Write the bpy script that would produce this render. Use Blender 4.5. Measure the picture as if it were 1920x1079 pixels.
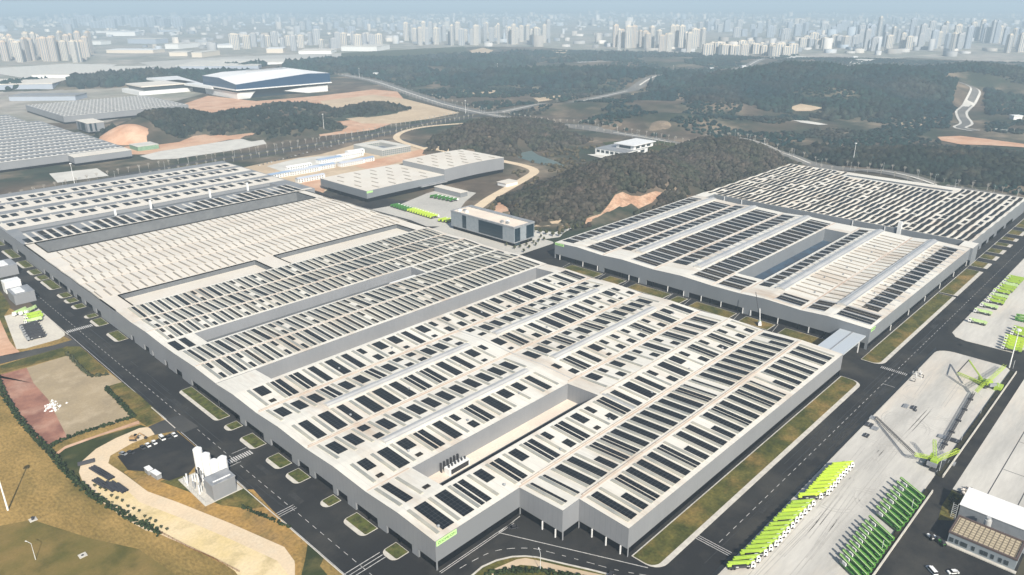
import bpy, bmesh, math, random
import numpy as np
from mathutils import Vector, Matrix, noise as mnoise

random.seed(11)
for o in list(bpy.data.objects): bpy.data.objects.remove(o)
SC = bpy.context.scene
COL = SC.collection
rad = math.radians

# ------------------------------------------------------------------ camera
H = 230.0
PITCH, ROLL, YAW, FPX = 0.368212893, -0.00185552751, 0.76736824, 1390.63125
_fw = Vector((math.cos(YAW) * math.cos(PITCH), math.sin(YAW) * math.cos(PITCH), -math.sin(PITCH)))
_r = Vector((math.sin(YAW), -math.cos(YAW), 0)); _u = _r.cross(_fw)
_r2 = _r * math.cos(ROLL) + _u * math.sin(ROLL); _u2 = -_r * math.sin(ROLL) + _u * math.cos(ROLL)
cam_d = bpy.data.cameras.new('camera'); cam = bpy.data.objects.new('camera', cam_d); COL.objects.link(cam)
cam.matrix_world = Matrix(((_r2.x, _u2.x, -_fw.x, 0), (_r2.y, _u2.y, -_fw.y, 0), (_r2.z, _u2.z, -_fw.z, H), (0, 0, 0, 1)))
cam_d.sensor_fit = 'HORIZONTAL'; cam_d.sensor_width = 36; cam_d.lens = 36 * FPX / 1920
cam_d.clip_start = 1; cam_d.clip_end = 60000
SC.camera = cam

# ------------------------------------------------------------------ light
SUN_EL, SHADOW_AZ = 36.0, 63.5
world = bpy.data.worlds.new("World"); SC.world = world; world.use_nodes = True
nt = world.node_tree
sky = nt.nodes.new('ShaderNodeTexSky'); sky.sky_type = 'NISHITA'; sky.sun_disc = False
sun_dir = Vector((-math.cos(rad(SHADOW_AZ)) * math.cos(rad(SUN_EL)), -math.sin(rad(SHADOW_AZ)) * math.cos(rad(SUN_EL)), math.sin(rad(SUN_EL))))
sky.sun_elevation = rad(SUN_EL); sky.sun_rotation = math.atan2(sun_dir.x, sun_dir.y)
sky.air_density = 1.0; sky.dust_density = 1.5
nt.links.new(sky.outputs[0], nt.nodes['Background'].inputs[0]); nt.nodes['Background'].inputs[1].default_value = 0.09
sd = bpy.data.lights.new('sun', 'SUN'); sd.energy = 5.0; sd.angle = rad(0.5); sd.color = (1.0, 0.94, 0.84)
so = bpy.data.objects.new('sun', sd); COL.objects.link(so); so.rotation_euler = sun_dir.to_track_quat('Z', 'Y').to_euler()
SC.view_settings.view_transform = 'Standard'; SC.view_settings.look = 'None'
SC.view_settings.exposure = 0.42; SC.view_settings.gamma = 1; SC.view_settings.use_curve_mapping = False
SC.render.engine = 'CYCLES'
SC.cycles.volume_bounces = 0; SC.cycles.max_bounces = 5; SC.cycles.diffuse_bounces = 3; SC.cycles.glossy_bounces = 2
SC.cycles.use_denoising = True

# ------------------------------------------------------------------ helpers
def U(px, py, z=0.0):
    """real place on the level z seen where (px,py) lies in the photograph"""
    d = _r2 * ((px - 960) / FPX) + _u2 * (-(py - 539.5) / FPX) + _fw
    t = (z - H) / d.z
    return (d.x * t, d.y * t)
def PROJ(x, y, z):
    v = Vector((x, y, z - H)); c = v.dot(_fw)
    if c < 1: return (-9999, -9999)
    return (960 + FPX * v.dot(_r2) / c, 539.5 - FPX * v.dot(_u2) / c)

ORD = ['nearest', 'second', 'third', 'fourth', 'fifth', 'sixth', 'seventh', 'eighth', 'ninth', 'tenth', 'eleventh', 'twelfth', 'thirteenth', 'fourteenth', 'fifteenth', 'sixteenth', 'seventeenth', 'eighteenth', 'nineteenth']
TENS = {20: 'twentieth', 30: 'thirtieth', 40: 'fortieth', 50: 'fiftieth', 60: 'sixtieth', 70: 'seventieth', 80: 'eightieth', 90: 'ninetieth'}
TB = {20: 'twenty', 30: 'thirty', 40: 'forty', 50: 'fifty', 60: 'sixty', 70: 'seventy', 80: 'eighty', 90: 'ninety'}
def ordw(i, first='first'):          # i from 0
    n = i + 1
    if n == 1: return first
    if n < 20: return ORD[n - 1]
    if n >= 100: return 'hundred and ' + ordw(n - 101)
    t, u = n // 10 * 10, n % 10
    return TENS[t] if u == 0 else TB[t] + '-' + ('first' if u == 1 else ORD[u - 1])

class MB:
    def __init__(s): s.v = []; s.f = []; s.m = []
    def add(s, vs, fs, mi=0):
        b = len(s.v); s.v.extend(vs); s.f.extend([tuple(b + i for i in f) for f in fs]); s.m.extend([mi] * len(fs))
    def box(s, x0, y0, z0, x1, y1, z1, mi=0):
        s.add([(x0, y0, z0), (x1, y0, z0), (x1, y1, z0), (x0, y1, z0), (x0, y0, z1), (x1, y0, z1), (x1, y1, z1), (x0, y1, z1)],
              [(3, 2, 1, 0), (4, 5, 6, 7), (0, 1, 5, 4), (1, 2, 6, 5), (2, 3, 7, 6), (3, 0, 4, 7)], mi)
    def quad(s, a, b, c, d, mi=0): s.add([a, b, c, d], [(0, 1, 2, 3)], mi)
    def prism(s, poly, z0, z1, mi=0, mt=None):
        n = len(poly); mt = mi if mt is None else mt
        a = sum(poly[i][0] * poly[(i + 1) % n][1] - poly[(i + 1) % n][0] * poly[i][1] for i in range(n))
        if a < 0: poly = poly[::-1]
        vs = [(p[0], p[1], z0) for p in poly] + [(p[0], p[1], z1) for p in poly]
        s.add(vs, [(i, (i + 1) % n, n + (i + 1) % n, n + i) for i in range(n)], mi)
        s.add([(p[0], p[1], z1) for p in poly], [tuple(range(n))], mt)
    def bar(s, a, b, w, h=None, mi=0):       # rectangular bar from a to b
        a = Vector(a); b = Vector(b); d = (b - a).normalized(); h = h or w
        up = Vector((0, 0, 1)) if abs(d.z) < .95 else Vector((1, 0, 0))
        r = d.cross(up).normalized() * w / 2; u = r.cross(d).normalized() * h / 2
        vs = [tuple(p + q) for p in (a, b) for q in (-r - u, r - u, r + u, -r + u)]
        s.add(vs, [(0, 1, 2, 3), (7, 6, 5, 4), (0, 4, 5, 1), (1, 5, 6, 2), (2, 6, 7, 3), (3, 7, 4, 0)], mi)
    def cyl(s, c, r, z0, z1, n=12, mi=0, r2=None, cap=True):
        r2 = r if r2 is None else r2
        vs = [(c[0] + r * math.cos(t * 2 * math.pi / n), c[1] + r * math.sin(t * 2 * math.pi / n), z0) for t in range(n)]
        vs += [(c[0] + r2 * math.cos(t * 2 * math.pi / n), c[1] + r2 * math.sin(t * 2 * math.pi / n), z1) for t in range(n)]
        s.add(vs, [(i, (i + 1) % n, n + (i + 1) % n, n + i) for i in range(n)] + ([tuple(range(n, 2 * n))] if cap else []), mi)
    def wheel(s, c, r, w, n=12, mi=0):       # axis along y
        vs = [(c[0] + r * math.cos(t * 2 * math.pi / n), c[1] + k * w / 2, c[2] + r * math.sin(t * 2 * math.pi / n)) for k in (-1, 1) for t in range(n)]
        s.add(vs, [(i, n + i, n + (i + 1) % n, (i + 1) % n) for i in range(n)] + [tuple(range(n)), tuple(range(2 * n - 1, n - 1, -1))], mi)
    def build(s, name, mats, parent=None, smooth=False):
        me = bpy.data.meshes.new(name)
        vs = s.v
        if parent is not None and parent.get('_org') is not None:
            ox, oy, oz = parent['_org']; vs = [(v[0] - ox, v[1] - oy, v[2] - oz) for v in s.v]
        me.from_pydata(vs, [], s.f)
        for m in (mats if isinstance(mats, (list, tuple)) else [mats]): me.materials.append(m)
        if any(s.m): me.polygons.foreach_set('material_index', s.m)
        if smooth: me.polygons.foreach_set('use_smooth', [True] * len(s.f))
        me.update()
        o = bpy.data.objects.new(name, me); COL.objects.link(o)
        if parent is not None: o.parent = parent
        return o

def tag(o, label=None, cat=None, group=None, kind=None):
    if label: o['label'] = label
    if cat: o['category'] = cat
    if group: o['group'] = group
    if kind: o['kind'] = kind
    return o
EMPT = []
def thing(name, label, cat, loc=(0, 0, 0), rz=0, group=None, worldgeo=False):
    o = bpy.data.objects.new(name, None); COL.objects.link(o); o.empty_display_size = 1
    o.location = loc; o.rotation_euler = (0, 0, rz); tag(o, label, cat, group)
    if worldgeo: o['_org'] = tuple(loc); EMPT.append(o)
    return o
def copy_tree(o, parent=None):
    c = o.copy(); COL.objects.link(c)
    if parent is not None: c.parent = parent
    for ch in CH.get(o.name, []): copy_tree(ch, c)
    return c
CH = {}
def learn(o):
    CH[o.name] = [c for c in COL.objects if c.parent == o]
    for c in CH[o.name]: learn(c)
USED = set()
def place(proto, loc, rz, label=None, group=None, cat=None):
    if proto.name not in USED: USED.add(proto.name); o = proto
    else: o = copy_tree(proto)
    o.location = loc; o.rotation_euler = (0, 0, rz)
    tag(o, label, cat, group)
    return o

# ------------------------------------------------------------------ materials
def mat(name, base, rough=.8, alt=None, scale=.05, alt2=None, scale2=None, metal=0, stretch=None, lo=.4, hi=.6, coord='pos', bump=0, island=0, spec=None, fine=0, fa=.08):
    m = bpy.data.materials.new(name); m.use_nodes = True; t = m.node_tree; b = t.nodes['Principled BSDF']
    b.inputs['Roughness'].default_value = rough; b.inputs['Metallic'].default_value = metal
    if spec is None and rough >= .8: spec = .08
    if spec is not None: b.inputs['Specular IOR Level'].default_value = spec
    b.inputs['Base Color'].default_value = (*base, 1)
    if alt is None and not island: return m
    if coord == 'pos':
        g = t.nodes.new('ShaderNodeNewGeometry'); src = g.outputs['Position']
    else:
        g = t.nodes.new('ShaderNodeTexCoord'); src = g.outputs['Object']
    if stretch:
        mp = t.nodes.new('ShaderNodeMapping'); mp.inputs['Scale'].default_value = stretch; t.links.new(src, mp.inputs[0]); src = mp.outputs[0]
    col = None
    def layer(c0, c1, sc, lo, hi, det=6):
        n = t.nodes.new('ShaderNodeTexNoise'); n.inputs['Scale'].default_value = sc; n.inputs['Detail'].default_value = det; n.inputs['Roughness'].default_value = .62
        t.links.new(src, n.inputs['Vector'])
        r = t.nodes.new('ShaderNodeMapRange'); r.inputs[1].default_value = lo; r.inputs[2].default_value = hi; t.links.new(n.outputs[0], r.inputs[0])
        x = t.nodes.new('ShaderNodeMix'); x.data_type = 'RGBA'; t.links.new(r.outputs[0], x.inputs[0])
        if isinstance(c0, tuple): x.inputs[6].default_value = (*c0, 1)
        else: t.links.new(c0, x.inputs[6])
        x.inputs[7].default_value = (*c1, 1)
        return x.outputs[2], n
    col = base
    if alt is not None: col, n0 = layer(col, alt, scale, lo, hi)
    if alt2 is not None: col, n1 = layer(col, alt2, scale2 or scale * 3, .5, .72)
    if fine:                                   # small-scale value grain
        n = t.nodes.new('ShaderNodeTexNoise'); n.inputs['Scale'].default_value = fine; n.inputs['Detail'].default_value = 4
        t.links.new(src, n.inputs['Vector'])
        r = t.nodes.new('ShaderNodeMapRange'); r.inputs[1].default_value = .3; r.inputs[2].default_value = .7; r.inputs[3].default_value = 1 - fa; r.inputs[4].default_value = 1 + fa
        t.links.new(n.outputs[0], r.inputs[0])
        x = t.nodes.new('ShaderNodeVectorMath'); x.operation = 'SCALE'
        if isinstance(col, tuple): x.inputs[0].default_value = col
        else: t.links.new(col, x.inputs[0])
        t.links.new(r.outputs[0], x.inputs['Scale']); col = x.outputs[0]
    if island:
        g2 = t.nodes.new('ShaderNodeNewGeometry')
        r = t.nodes.new('ShaderNodeMapRange'); r.inputs[3].default_value = 1 - island; r.inputs[4].default_value = 1 + island
        t.links.new(g2.outputs['Random Per Island'], r.inputs[0])
        x = t.nodes.new('ShaderNodeVectorMath'); x.operation = 'SCALE'
        if isinstance(col, tuple): x.inputs[0].default_value = col
        else: t.links.new(col, x.inputs[0])
        t.links.new(r.outputs[0], x.inputs['Scale']); col = x.outputs[0]
    if not isinstance(col, tuple): t.links.new(col, b.inputs['Base Color'])
    return m
def grid_mat(name, base, line, sx, sy, w, rough=.3, offx=0, offy=0, ax='xy', island=0, base_mat=None):
    m = base_mat or mat(name, base, rough, alt=tuple(c * 1.5 for c in base), scale=.9, lo=.35, hi=.75) if not island else mat(name, base, rough, island=island)
    t = m.node_tree; b = t.nodes['Principled BSDF']
    prev = b.inputs['Base Color'].links[0].from_socket
    g = t.nodes.new('ShaderNodeTexCoord') if ax == 'obj' else t.nodes.new('ShaderNodeNewGeometry')
    sp = t.nodes.new('ShaderNodeSeparateXYZ'); t.links.new(g.outputs['Object' if ax == 'obj' else 'Position'], sp.inputs[0])
    outs = []
    for k, (s, o) in enumerate(((sx, offx), (sy, offy))):
        if not s: continue
        a = t.nodes.new('ShaderNodeMath'); a.operation = 'MULTIPLY_ADD'; a.inputs[1].default_value = 1 / s; a.inputs[2].default_value = o
        idx = k if ax in ('xy', 'obj') else (0, 2)[k] if ax == 'xz' else (1, 2)[k]
        t.links.new(sp.outputs[idx], a.inputs[0])
        f = t.nodes.new('ShaderNodeMath'); f.operation = 'FRACT'; t.links.new(a.outputs[0], f.inputs[0])
        l = t.nodes.new('ShaderNodeMath'); l.operation = 'LESS_THAN'; l.inputs[1].default_value = w / s; t.links.new(f.outputs[0], l.inputs[0]); outs.append(l.outputs[0])
    fac = outs[0]
    if len(outs) > 1:
        mx = t.nodes.new('ShaderNodeMath'); mx.operation = 'MAXIMUM'; t.links.new(outs[0], mx.inputs[0]); t.links.new(outs[1], mx.inputs[1]); fac = mx.outputs[0]
    x = t.nodes.new('ShaderNodeMix'); x.data_type = 'RGBA'; t.links.new(fac, x.inputs[0]); t.links.new(prev, x.inputs[6]); x.inputs[7].default_value = (*line, 1)
    t.links.new(x.outputs[2], b.inputs['Base Color'])
    if 'solar' in name: b.inputs['Specular IOR Level'].default_value = .10
    return m

M = {}
M['roof'] = grid_mat('roof_sheet', (.66, .62, .53), (.635, .60, .53), 6.1, 0, .35, .6, base_mat=mat('roof_sheet', (.735, .705, .625), .6, alt=(.675, .645, .565), scale=.03, alt2=(.52, .42, .32), scale2=.035, stretch=(1.2, .35, 1), lo=.42, hi=.62, fine=.5, fa=.05))
M['roofw'] = mat('roof_sheet_plain', (.72, .67, .58), .6, alt=(.66, .60, .51), scale=.03, alt2=(.70, .66, .57), scale2=.02, lo=.4, hi=.65, fine=.5, fa=.03)
M['roofgrey'] = mat('roof_sheet_grey', (.21, .22, .23), .7, alt=(.26, .265, .265), scale=.05, fine=.6)
M['coping'] = mat('coping', (.74, .70, .62), .5, alt=(.70, .66, .60), scale=.1, lo=.5, hi=.7)
M['gutter'] = mat('gutter', (.52, .40, .31), .7, alt=(.66, .56, .46), scale=.06, lo=.4, hi=.6, stretch=(.3, 1, 1))
M['wall'] = grid_mat('', 0, (.195, .205, .215), 3.0, 0, .2, ax='yy', base_mat=mat('wall_cladding_plain', (.235, .243, .255), .5, alt=(.215, .223, .235), scale=.04, lo=.4, hi=.65, stretch=(1, 1, .3), fine=.8, fa=.03))
M['walld'] = mat('wall_cladding_dark', (.19, .205, .22), .5, alt=(.17, .185, .20), scale=.04, lo=.4, hi=.65, stretch=(1, 1, .3), fine=.8, fa=.02)
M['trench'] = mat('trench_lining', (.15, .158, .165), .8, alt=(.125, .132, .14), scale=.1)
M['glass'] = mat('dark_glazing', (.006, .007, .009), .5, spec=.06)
M['bluegl'] = grid_mat('blue_glass', (.008, .020, .030), (.025, .05, .065), 3, 4, .25, .3, ax='xz')
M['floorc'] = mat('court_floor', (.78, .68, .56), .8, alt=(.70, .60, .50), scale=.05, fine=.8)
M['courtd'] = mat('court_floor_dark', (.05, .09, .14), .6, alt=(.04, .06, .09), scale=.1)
M['solar'] = grid_mat('solar_cells', (.008, .010, .013), (.07, .075, .078), 2.3, 2.1, .16, .6, ax='xy')
M['solarb'] = grid_mat('solar_cells_brown', (.018, .015, .012), (.075, .07, .065), 2.3, 2.1, .16, .6, ax='xy')
M['sky'] = mat('skylight_sheet', (.27, .275, .25), .5, alt=(.42, .40, .33), scale=.05, island=.12)
M['strip'] = mat('skylight_strip', (.24, .215, .18), .6, alt=(.36, .32, .27), scale=.06, island=.22)
M['ridge'] = mat('ridge_vent_metal', (.46, .46, .45), .35, alt=(.56, .55, .52), scale=.05, metal=.2)
M['white'] = mat('white_paint', (.80, .80, .78), .5, alt=(.72, .72, .70), scale=.3)
M['white2'] = mat('white_metal', (.78, .78, .76), .4)
M['dark'] = mat('dark_steel', (.04, .04, .045), .6)
M['grey'] = mat('grey_steel', (.30, .31, .32), .5, alt=(.22, .23, .24), scale=.3)
M['pole'] = mat('galvanised_pole', (.62, .63, .62), .4)
M['asphalt'] = mat('asphalt', (.025, .025, .026), .85, alt=(.042, .042, .040), scale=.018, alt2=(.065, .061, .053), scale2=.03, lo=.45, hi=.7, fine=1.2)
M['asphalt2'] = mat('asphalt_worn', (.075, .073, .068), .85, alt=(.05, .05, .05), scale=.03, alt2=(.13, .12, .10), scale2=.02, lo=.4, hi=.65, fine=1.2)
M['paint'] = mat('road_paint', (.62, .61, .58), .7, alt=(.42, .41, .39), scale=.6)
M['kerb'] = mat('kerb_concrete', (.58, .55, .48), .8, alt=(.48, .45, .40), scale=.3)
M['yard'] = mat('yard_concrete', (.57, .545, .49), .85, alt=(.42, .405, .37), scale=.03, alt2=(.60, .53, .44), scale2=.02, lo=.40, hi=.66, stretch=(.35, 1.9, 1), fine=.35, fa=.05)
M['lot'] = mat('lot_concrete', (.50, .48, .43), .85, alt=(.42, .405, .37), scale=.02, lo=.4, hi=.66, fine=.4)
M['pad'] = mat('pad_concrete', (.62, .58, .49), .85, alt=(.55, .51, .44), scale=.05, fine=.6)
M['verge'] = mat('verge_grass', (.12, .11, .030), .95, alt=(.050, .058, .016), scale=.08, alt2=(.27, .175, .06), scale2=.035, lo=.4, hi=.6, fine=.7, fa=.3)
M['grass'] = mat('island_grass', (.10, .115, .028), .95, alt=(.045, .055, .018), scale=.25, alt2=(.15, .12, .05), scale2=.4, fine=1.5)
M['gold'] = mat('dry_grass', (.37, .245, .085), .95, alt=(.25, .17, .055), scale=.03, alt2=(.08, .078, .022), scale2=.012, lo=.36, hi=.64, fine=.6, fa=.28, stretch=(1.4, .7, 1))
M['gold2'] = mat('dry_grass_slope', (.40, .24, .07), .95, alt=(.28, .18, .07), scale=.06, alt2=(.13, .11, .04), scale2=.05, lo=.4, hi=.64, fine=.6, fa=.28)
M['green'] = mat('green_slope', (.050, .060, .020), .95, alt=(.032, .042, .016), scale=.05, alt2=(.11, .10, .04), scale2=.08, fine=1.0)
M['khaki'] = mat('packed_soil', (.38, .30, .19), .95, alt=(.32, .255, .165), scale=.04, alt2=(.47, .38, .26), scale2=.07, fine=.8)
M['pink'] = mat('red_soil', (.38, .19, .13), .95, alt=(.24, .115, .085), scale=.06, alt2=(.48, .30, .22), scale2=.04, fine=1.0)
M['orange'] = mat('orange_soil', (.55, .32, .20), .95, alt=(.62, .42, .29), scale=.02, alt2=(.42, .24, .15), scale2=.03, fine=.3)
M['scar'] = mat('earth_cut', (.42, .25, .16), .95, alt=(.52, .36, .25), scale=.06, alt2=(.28, .17, .11), scale2=.09, fine=.4, fa=.2)
M['tan'] = mat('tan_soil', (.55, .43, .29), .95, alt=(.48, .37, .25), scale=.012, alt2=(.62, .50, .36), scale2=.03, fine=.2)
M['dirt'] = mat('dirt_road', (.70, .56, .39), .95, alt=(.63, .50, .34), scale=.05, alt2=(.66, .55, .40), scale2=.1, fine=.8)
M['dirt2'] = mat('dirt_yellow', (.66, .52, .27), .95, alt=(.72, .58, .36), scale=.03, alt2=(.45, .36, .19), scale2=.08, fine=.8)
M['pale'] = mat('pale_pavement', (.62, .60, .54), .85, alt=(.54, .52, .47), scale=.05)
M['crown'] = mat('crown_leaves', (.045, .055, .028), .9, alt=(.07, .07, .035), scale=.6, island=.45)
M['crownb'] = mat('crown_brown', (.10, .075, .045), .9, alt=(.06, .06, .035), scale=.3, island=.4)
M['bark'] = mat('bark', (.12, .09, .07), .9)
M['barkw'] = mat('pale_bark', (.42, .39, .34), .9)
M['forest1'] = mat('forest_near', (.036, .040, .027), .95, alt=(.050, .043, .034), scale=.02, alt2=(.070, .055, .045), scale2=.035, lo=.4, hi=.6, island=.55)
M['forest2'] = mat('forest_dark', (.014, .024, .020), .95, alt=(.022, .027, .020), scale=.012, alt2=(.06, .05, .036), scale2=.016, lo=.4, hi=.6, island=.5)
M['forest3'] = mat('forest_far', (.006, .022, .024), .95, alt=(.015, .032, .024), scale=.004, alt2=(.045, .040, .032), scale2=.006, lo=.4, hi=.62, island=.5)  # the blue of the distance haze is mixed into this leaf colour
M['hedge'] = mat('hedge_leaves', (.018, .030, .012), .95, alt=(.035, .05, .02), scale=.4, island=.5)
M['lime'] = mat('lime_paint', (.38, .52, .07), .4, alt=(.33, .50, .05), scale=.8, coord='obj')
M['limey'] = mat('lime_paint_bright', (.50, .64, .06), .4, alt=(.45, .62, .05), scale=.8, coord='obj')
M['dgreen'] = mat('green_paint', (.065, .25, .04), .35, alt=(.04, .15, .025), scale=1.0, coord='obj')
M['boomg'] = mat('boom_green', (.16, .36, .05), .4, alt=(.08, .22, .03), scale=.6, coord='obj')
M['pgreen'] = mat('pale_green_paint', (.55, .70, .35), .4, alt=(.45, .6, .25), scale=.8, coord='obj')
M['tyre'] = mat('tyre', (.015, .015, .015), .8)
M['cab'] = mat('cab_white', (.78, .78, .76), .3)
M['signg'] = mat('sign_green', (.52, .85, .32), .5)
M['signt'] = mat('sign_letters', (.02, .09, .015), .5)
M['tile'] = grid_mat('roof_tiles', (.38, .32, .22), (.15, .12, .085), 2.0, 2.0, .45, .8, ax='xy')
M['shutter'] = mat('window_dark', (.04, .05, .055), .2)
M['blue'] = mat('blue_sheet', (.24, .34, .48), .6, alt=(.32, .40, .52), scale=.08)
M['blue2'] = mat('blue_sheet_pale', (.42, .47, .55), .6, alt=(.5, .53, .58), scale=.08)
M['convg'] = grid_mat('convention_glass', (.006, .035, .085), (.012, .06, .13), 8, 60, .7, .25, ax='xz')
M['tower1'] = mat('tower_cream', (.64, .57, .47), .8, island=.1)
M['tower2'] = mat('tower_beige', (.58, .48, .38), .8, island=.1)
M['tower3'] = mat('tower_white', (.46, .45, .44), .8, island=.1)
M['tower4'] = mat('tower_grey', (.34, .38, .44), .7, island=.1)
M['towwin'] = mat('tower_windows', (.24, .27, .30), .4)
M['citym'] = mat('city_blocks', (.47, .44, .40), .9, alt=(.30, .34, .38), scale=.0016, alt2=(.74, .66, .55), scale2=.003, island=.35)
M['town'] = mat('town_ground', (.34, .31, .27), .95, alt=(.20, .21, .17), scale=.003, alt2=(.46, .41, .34), scale2=.008, lo=.4, hi=.6, fine=.02, fa=.25)
M['water'] = mat('pond_water', (.09, .13, .115), .5, alt=(.12, .15, .13), scale=.03)
M['rubble'] = mat('rubble', (.42, .38, .34), .9, island=.7)
M['terrain'] = mat('terrain_scrub', (.105, .082, .060), .95, alt=(.036, .048, .032), scale=.0035, alt2=(.27, .21, .15), scale2=.009, lo=.42, hi=.56, fine=.035, fa=.28)
# ------------------------------------------------------------------ terrain
HILLS = []          # (cx, cy, rx, ry, cos, sin, h)
def hill(cx, cy, rx, ry, deg, h): HILLS.append((cx, cy, rx, ry, math.cos(rad(deg)), math.sin(rad(deg)), h))
# near wooded hill behind the right-hand halls
hill(790, 565, 190, 92, 8, 33); hill(900, 600, 120, 70, 0, 15); hill(670, 560, 85, 80, 0, 16); hill(1060, 560, 120, 95, -10, 32); hill(1110, 500, 70, 60, 0, 10)
# hill behind the pump hall
hill(905, 935, 150, 95, 25, 32); hill(1015, 985, 130, 80, -10, 18); hill(980, 870, 90, 70, 0, 8)
# hills beyond the highway on the left
hill(575, 1470, 120, 85, -10, 36); hill(690, 1400, 105, 70, -18, 30); hill(850, 1510, 115, 48, -20, 20); hill(735, 1272, 100, 46, 2, 26); hill(985, 1395, 105, 48, 0, 16)
hill(520, 1400, 60, 55, 0, 18)
def hillpx(px, py, rx, ry, deg, h): x, y = U(px, py); hill(x, y, rx, ry, deg, h)
hillpx(1480, 172, 300, 230, -50, 66); hillpx(1390, 186, 260, 170, -50, 26); hillpx(1550, 190, 200, 200, -50, 40); hillpx(1670, 178, 260, 220, -65, 60); hillpx(1740, 166, 240, 200, -70, 44); hillpx(1830, 166, 260, 200, -72, 50); hillpx(1930, 172, 260, 200, -75, 36)
hillpx(1590, 205, 260, 160, -60, 18); hillpx(1330, 205, 200, 120, -50, 16)
hillpx(1800, 318, 220, 105, -72, 16); hillpx(1900, 328, 200, 105, -75, 14); hillpx(1710, 320, 110, 80, -72, 10)
hillpx(1100, 150, 420, 160, -40, 22); hillpx(1190, 158, 320, 150, -45, 26); hillpx(980, 150, 330, 150, -40, 16); hillpx(760, 132, 420, 160, -35, 14); hillpx(640, 122, 380, 160, -30, 10)
hillpx(900, 118, 420, 160, -40, 10); hillpx(1020, 108, 460, 160, -40, 12); hillpx(1200, 122, 420, 160, -45, 12); hillpx(1450, 118, 460, 200, -50, 10); hillpx(1600, 118, 500, 200, -60, 12)
hillpx(150, 160, 260, 110, -15, 16); hillpx(260, 156, 300, 110, -15, 20); hillpx(380, 150, 260, 100, -15, 12)
hillpx(1230, 232, 190, 110, -45, 20); hillpx(1420, 235, 170, 90, -50, 10); hillpx(1660, 335, 70, 50, -70, 9); hillpx(1180, 205, 240, 120, -40, 16)
hillpx(1060, 205, 170, 90, -40, 12)
def hgt(x, y):
    x = np.asarray(x, float); y = np.asarray(y, float); z = np.zeros_like(x)
    for cx, cy, rx, ry, c, s, h in HILLS:
        dx, dy = x - cx, y - cy
        d = ((dx * c + dy * s) / rx) ** 2 + ((-dx * s + dy * c) / ry) ** 2
        b = h * np.clip(1 - d, 0, 1) ** 1.15; z = np.maximum(z, b) + .15 * np.minimum(z, b)
    return z
def mesh_np(name, V, F, mats, kind=None, nper=None):
    me = bpy.data.meshes.new(name); V = np.asarray(V, np.float32); F = np.asarray(F, np.int32)
    k = F.shape[1]
    me.vertices.add(len(V)); me.vertices.foreach_set('co', V.ravel())
    me.loops.add(F.size); me.loops.foreach_set('vertex_index', F.ravel())
    me.polygons.add(len(F)); me.polygons.foreach_set('loop_start', np.arange(0, F.size, k, dtype=np.int32)); me.polygons.foreach_set('loop_total', np.full(len(F), k, np.int32))
    for m in (mats if isinstance(mats, (list, tuple)) else [mats]): me.materials.append(m)
    me.update(calc_edges=True); me.validate()
    o = bpy.data.objects.new(name, me); COL.objects.link(o)
    if kind: o['kind'] = kind
    return o
def axis(fine0, fine1, step, far0, far1, g=1.22):
    a = list(np.arange(fine0, fine1 + 1, step)); s = step; x = fine1
    while x < far1: s *= g; x += s; a.append(min(x, far1))
    s = step; x = fine0; pre = []
    while x > far0: s *= g; x -= s; pre.append(max(x, far0))
    return np.array(pre[::-1] + a)
ax_ = axis(-100, 4200, 22, -2500, 26000); ay_ = axis(-100, 3600, 22, -2500, 26000)
GX, GY = np.meshgrid(ax_, ay_, indexing='ij')
GZ = hgt(GX, GY) - 0.12
nx_, ny_ = GX.shape
idx = np.arange(nx_ * ny_).reshape(nx_, ny_)
F = np.stack([idx[:-1, :-1], idx[1:, :-1], idx[1:, 1:], idx[:-1, 1:]], -1).reshape(-1, 4)
o = mesh_np('ground', np.stack([GX, GY, GZ], -1).reshape(-1, 3), F, M['terrain'], 'structure')
o.data.polygons.foreach_set('use_smooth', [True] * len(o.data.polygons))

def sheet(name, poly, z, m, kind='structure', drape=False, top=None):
    me = bpy.data.meshes.new(name); bm = bmesh.new()
    f = bm.faces.new([bm.verts.new((p[0], p[1], z)) for p in poly])
    bm.normal_update()
    if f.normal.z < 0: f.normal_flip()
    bmesh.ops.triangulate(bm, faces=bm.faces[:])
    if drape:
        for _ in range(4):
            es = [e for e in bm.edges if e.calc_length() > drape]
            if not es: break
            bmesh.ops.subdivide_edges(bm, edges=es, cuts=1); bmesh.ops.triangulate(bm, faces=bm.faces[:])
        for v in bm.verts: v.co.z = float(hgt(v.co.x, v.co.y)) + z
    bm.to_mesh(me); bm.free(); me.materials.append(m)
    o = bpy.data.objects.new(name, me); COL.objects.link(o); o['kind'] = kind
    return o
def upoly(*pts): return [U(x, y) for x, y in pts]
def rrect(x0, y0, x1, y1, r, n=5):
    """rounded rectangle, r = radii at (x0,y0),(x1,y0),(x1,y1),(x0,y1)"""
    if not isinstance(r, (tuple, list)): r = (r,) * 4
    out = []
    for (cx, cy, sx, sy, a0), q in zip(((x0, y0, 1, 1, 180), (x1, y0, -1, 1, 270), (x1, y1, -1, -1, 0), (x0, y1, 1, -1, 90)), r):
        if q <= 0: out.append((cx, cy)); continue
        for k in range(n + 1):
            a = rad(a0 + 90 * k / n); out.append((cx + sx * q + q * math.cos(a), cy + sy * q + q * math.sin(a)))
    return out
def ribbon(pts, w):
    L = []; R_ = []
    for i, p in enumerate(pts):
        a = pts[max(i - 1, 0)]; b = pts[min(i + 1, len(pts) - 1)]
        d = Vector((b[0] - a[0], b[1] - a[1])).normalized(); ww = w[i] if isinstance(w, (list, tuple)) else w
        L.append((p[0] - d.y * ww / 2, p[1] + d.x * ww / 2)); R_.append((p[0] + d.y * ww / 2, p[1] - d.x * ww / 2))
    return L + R_[::-1]
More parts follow.
